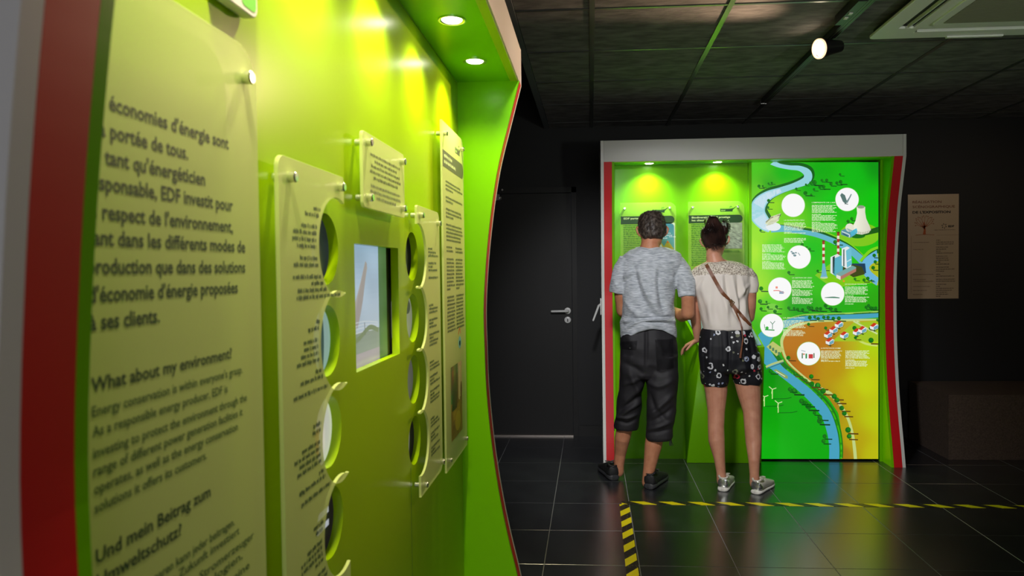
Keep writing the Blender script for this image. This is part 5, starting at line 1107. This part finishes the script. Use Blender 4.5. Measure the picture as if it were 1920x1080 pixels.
# floral print
fm = mat('navy_floral_cotton', lin((10, 10, 20)), .7, bump=((80, 80, 80), .06, .002)); nt = fm.node_tree; N = nt.nodes; b = N['Principled BSDF']
tc = N.new('ShaderNodeTexCoord'); nzd = N.new('ShaderNodeTexNoise'); nzd.inputs['Scale'].default_value = 90; nt.links.new(tc.outputs['Object'], nzd.inputs['Vector'])
def vmath(op, a, b_):
    n = N.new('ShaderNodeVectorMath'); n.operation = op
    for i, v in enumerate((a, b_)):
        if isinstance(v, (tuple, float)): n.inputs[i].default_value = v if isinstance(v, tuple) else (v, v, v)
        else: nt.links.new(v, n.inputs[i])
    return n.outputs[0]
warp = vmath('ADD', tc.outputs['Object'], vmath('MULTIPLY', vmath('SUBTRACT', nzd.outputs['Color'], .5), .014))
prev = None; base_c = lin((10, 10, 20))+(1,)
for sc_, r0, r1, keep in ((21, .20, .36, .62), (38, .0, .24, .38)):
    vo = N.new('ShaderNodeTexVoronoi'); vo.voronoi_dimensions = '3D'; vo.inputs['Scale'].default_value = sc_; vo.inputs['Randomness'].default_value = .9
    nt.links.new(vmath('MULTIPLY', warp, (1, .45, 1)), vo.inputs['Vector'])
    sp = N.new('ShaderNodeSeparateColor'); nt.links.new(vo.outputs['Color'], sp.inputs[0])
    msk = mth('MULTIPLY', mth('MULTIPLY', mth('GREATER_THAN', vo.outputs['Distance'], r0), mth('LESS_THAN', vo.outputs['Distance'], r1)), mth('LESS_THAN', sp.outputs[0], keep))
    cr = N.new('ShaderNodeValToRGB'); cr.color_ramp.interpolation = 'CONSTANT'; el = cr.color_ramp.elements
    el[0].position = 0; el[0].color = lin((212, 212, 216))+(1,); el[1].position = .55; el[1].color = lin((200, 48, 72))+(1,); e = el.new(.74); e.color = lin((150, 160, 190))+(1,); e = el.new(.88); e.color = lin((110, 112, 90))+(1,)
    nt.links.new(sp.outputs[1], cr.inputs[0])
    mx = N.new('ShaderNodeMix'); mx.data_type = 'RGBA'; nt.links.new(msk, mx.inputs[0]); nt.links.new(cr.outputs[0], mx.inputs[7])
    if prev is None: mx.inputs[6].default_value = base_c
    else: nt.links.new(prev, mx.inputs[6])
    prev = mx.outputs[2]
nt.links.new(prev, b.inputs['Base Color'])
sh = mesh_obj('shorts', sculpt(me, SF, 8, .002, (18, 14, 8)), fm, wo, sm=180); sh['label'] = 'navy shorts printed with white and red flowers'
shoe(wo, WL, math.radians(-20), 'woman'); shoe(wo, WR, math.radians(-34), 'woman')
# cross-body bag
bg = thing('handbag', 'tan leather cross-body bag strap slung across the woman\'s back', 'bag', (1.0, YW, .95))
def strap(name, host, pts, wid, m, lift=.004, par=None):
    bm = bmesh.new(); P = on_back(host, spline(pts, 8), lift); prev = None
    for i, p in enumerate(P):
        d = (P[min(i+1, len(P)-1)]-P[max(i-1, 0)]).normalized(); s = d.cross((EYE-p).normalized()).normalized()*wid/2; n = (EYE-p).normalized()*.0025
        cur = [bm.verts.new(p-s-n), bm.verts.new(p+s-n), bm.verts.new(p+s+n), bm.verts.new(p-s+n)]
        if prev:
            for k in range(4): bm.faces.new((prev[k], prev[(k+1) % 4], cur[(k+1) % 4], cur[k]))
        else: bm.faces.new(cur[::-1])
        prev = cur
    bm.faces.new(prev); bmesh.ops.recalc_face_normals(bm, faces=bm.faces[:]); return obj(name, bm, m, par or bg, sm=40)
strap('strap', bl, [(1324, 495.5), (1336, 517), (1352, 545), (1366, 562), (1380, 580), (1396, 598), (1407, 611)], .021, TAN)
bk = on_back(bl, [(1371, 568)], .009)[0]; Q = Frame(bk, Vector((.75, .1, -.66)).normalized(), Vector((.66, 0, .75)).normalized(), (0, -1, 0))
bm = bmesh.new()
for u0, u1, v0, v1 in ((-.016, .016, -.017, -.012), (-.016, .016, .012, .017), (-.016, -.011, -.017, .017), (.011, .016, -.017, .017), (-.002, .002, -.015, .015)):
    q = [bm.verts.new(Q(u, v, n)) for n in (-.003, .003) for v in (v0, v1) for u in (u0, u1)]
    for f in ((0, 2, 3, 1), (4, 5, 7, 6), (0, 1, 5, 4), (2, 6, 7, 3), (0, 4, 6, 2), (1, 3, 7, 5)): bm.faces.new([q[i] for i in f])
bmesh.ops.recalc_face_normals(bm, faces=bm.faces[:]); obj('buckle', bm, mat('old_brass', (.25, .17, .08), .4, .8), bg)
strap('strap_end', bl, [(1374, 573), (1382, 590), (1388, 604), (1391, 615)], .010, TAN, .007)
bm = bmesh.new(); Pt = on_back(sh, [(1391, 621), (1393, 634), (1391, 650), (1388, 671)], .022)
for a, b_, r0, r1 in zip([on_back(bl, [(1391, 614)], .01)[0]]+Pt, Pt, (.0035, .0035, .0035, .005), (.0035, .0035, .005, .0075)): cyl(bm, a, b_, r0, r1, 8)
obj('tassel', bm, TAN, bg, sm=50)
bm = bmesh.new(); tube(bm, [at(1325, 495, YW-.03), at(1332, 494, YW+.05), at(1345, 520, YW+.13), at(1365, 560, YW+.145), at(1372, 605, YW+.15)], [(.010, .003)]*5, 10, caps=False); obj('front_strap', bm, TAN, bg, sm=50)
obj('pouch', bx(.83, .965, YW+.125, YW+.17, .86, .98), TAN, bg, bevel=.014, seg=3)
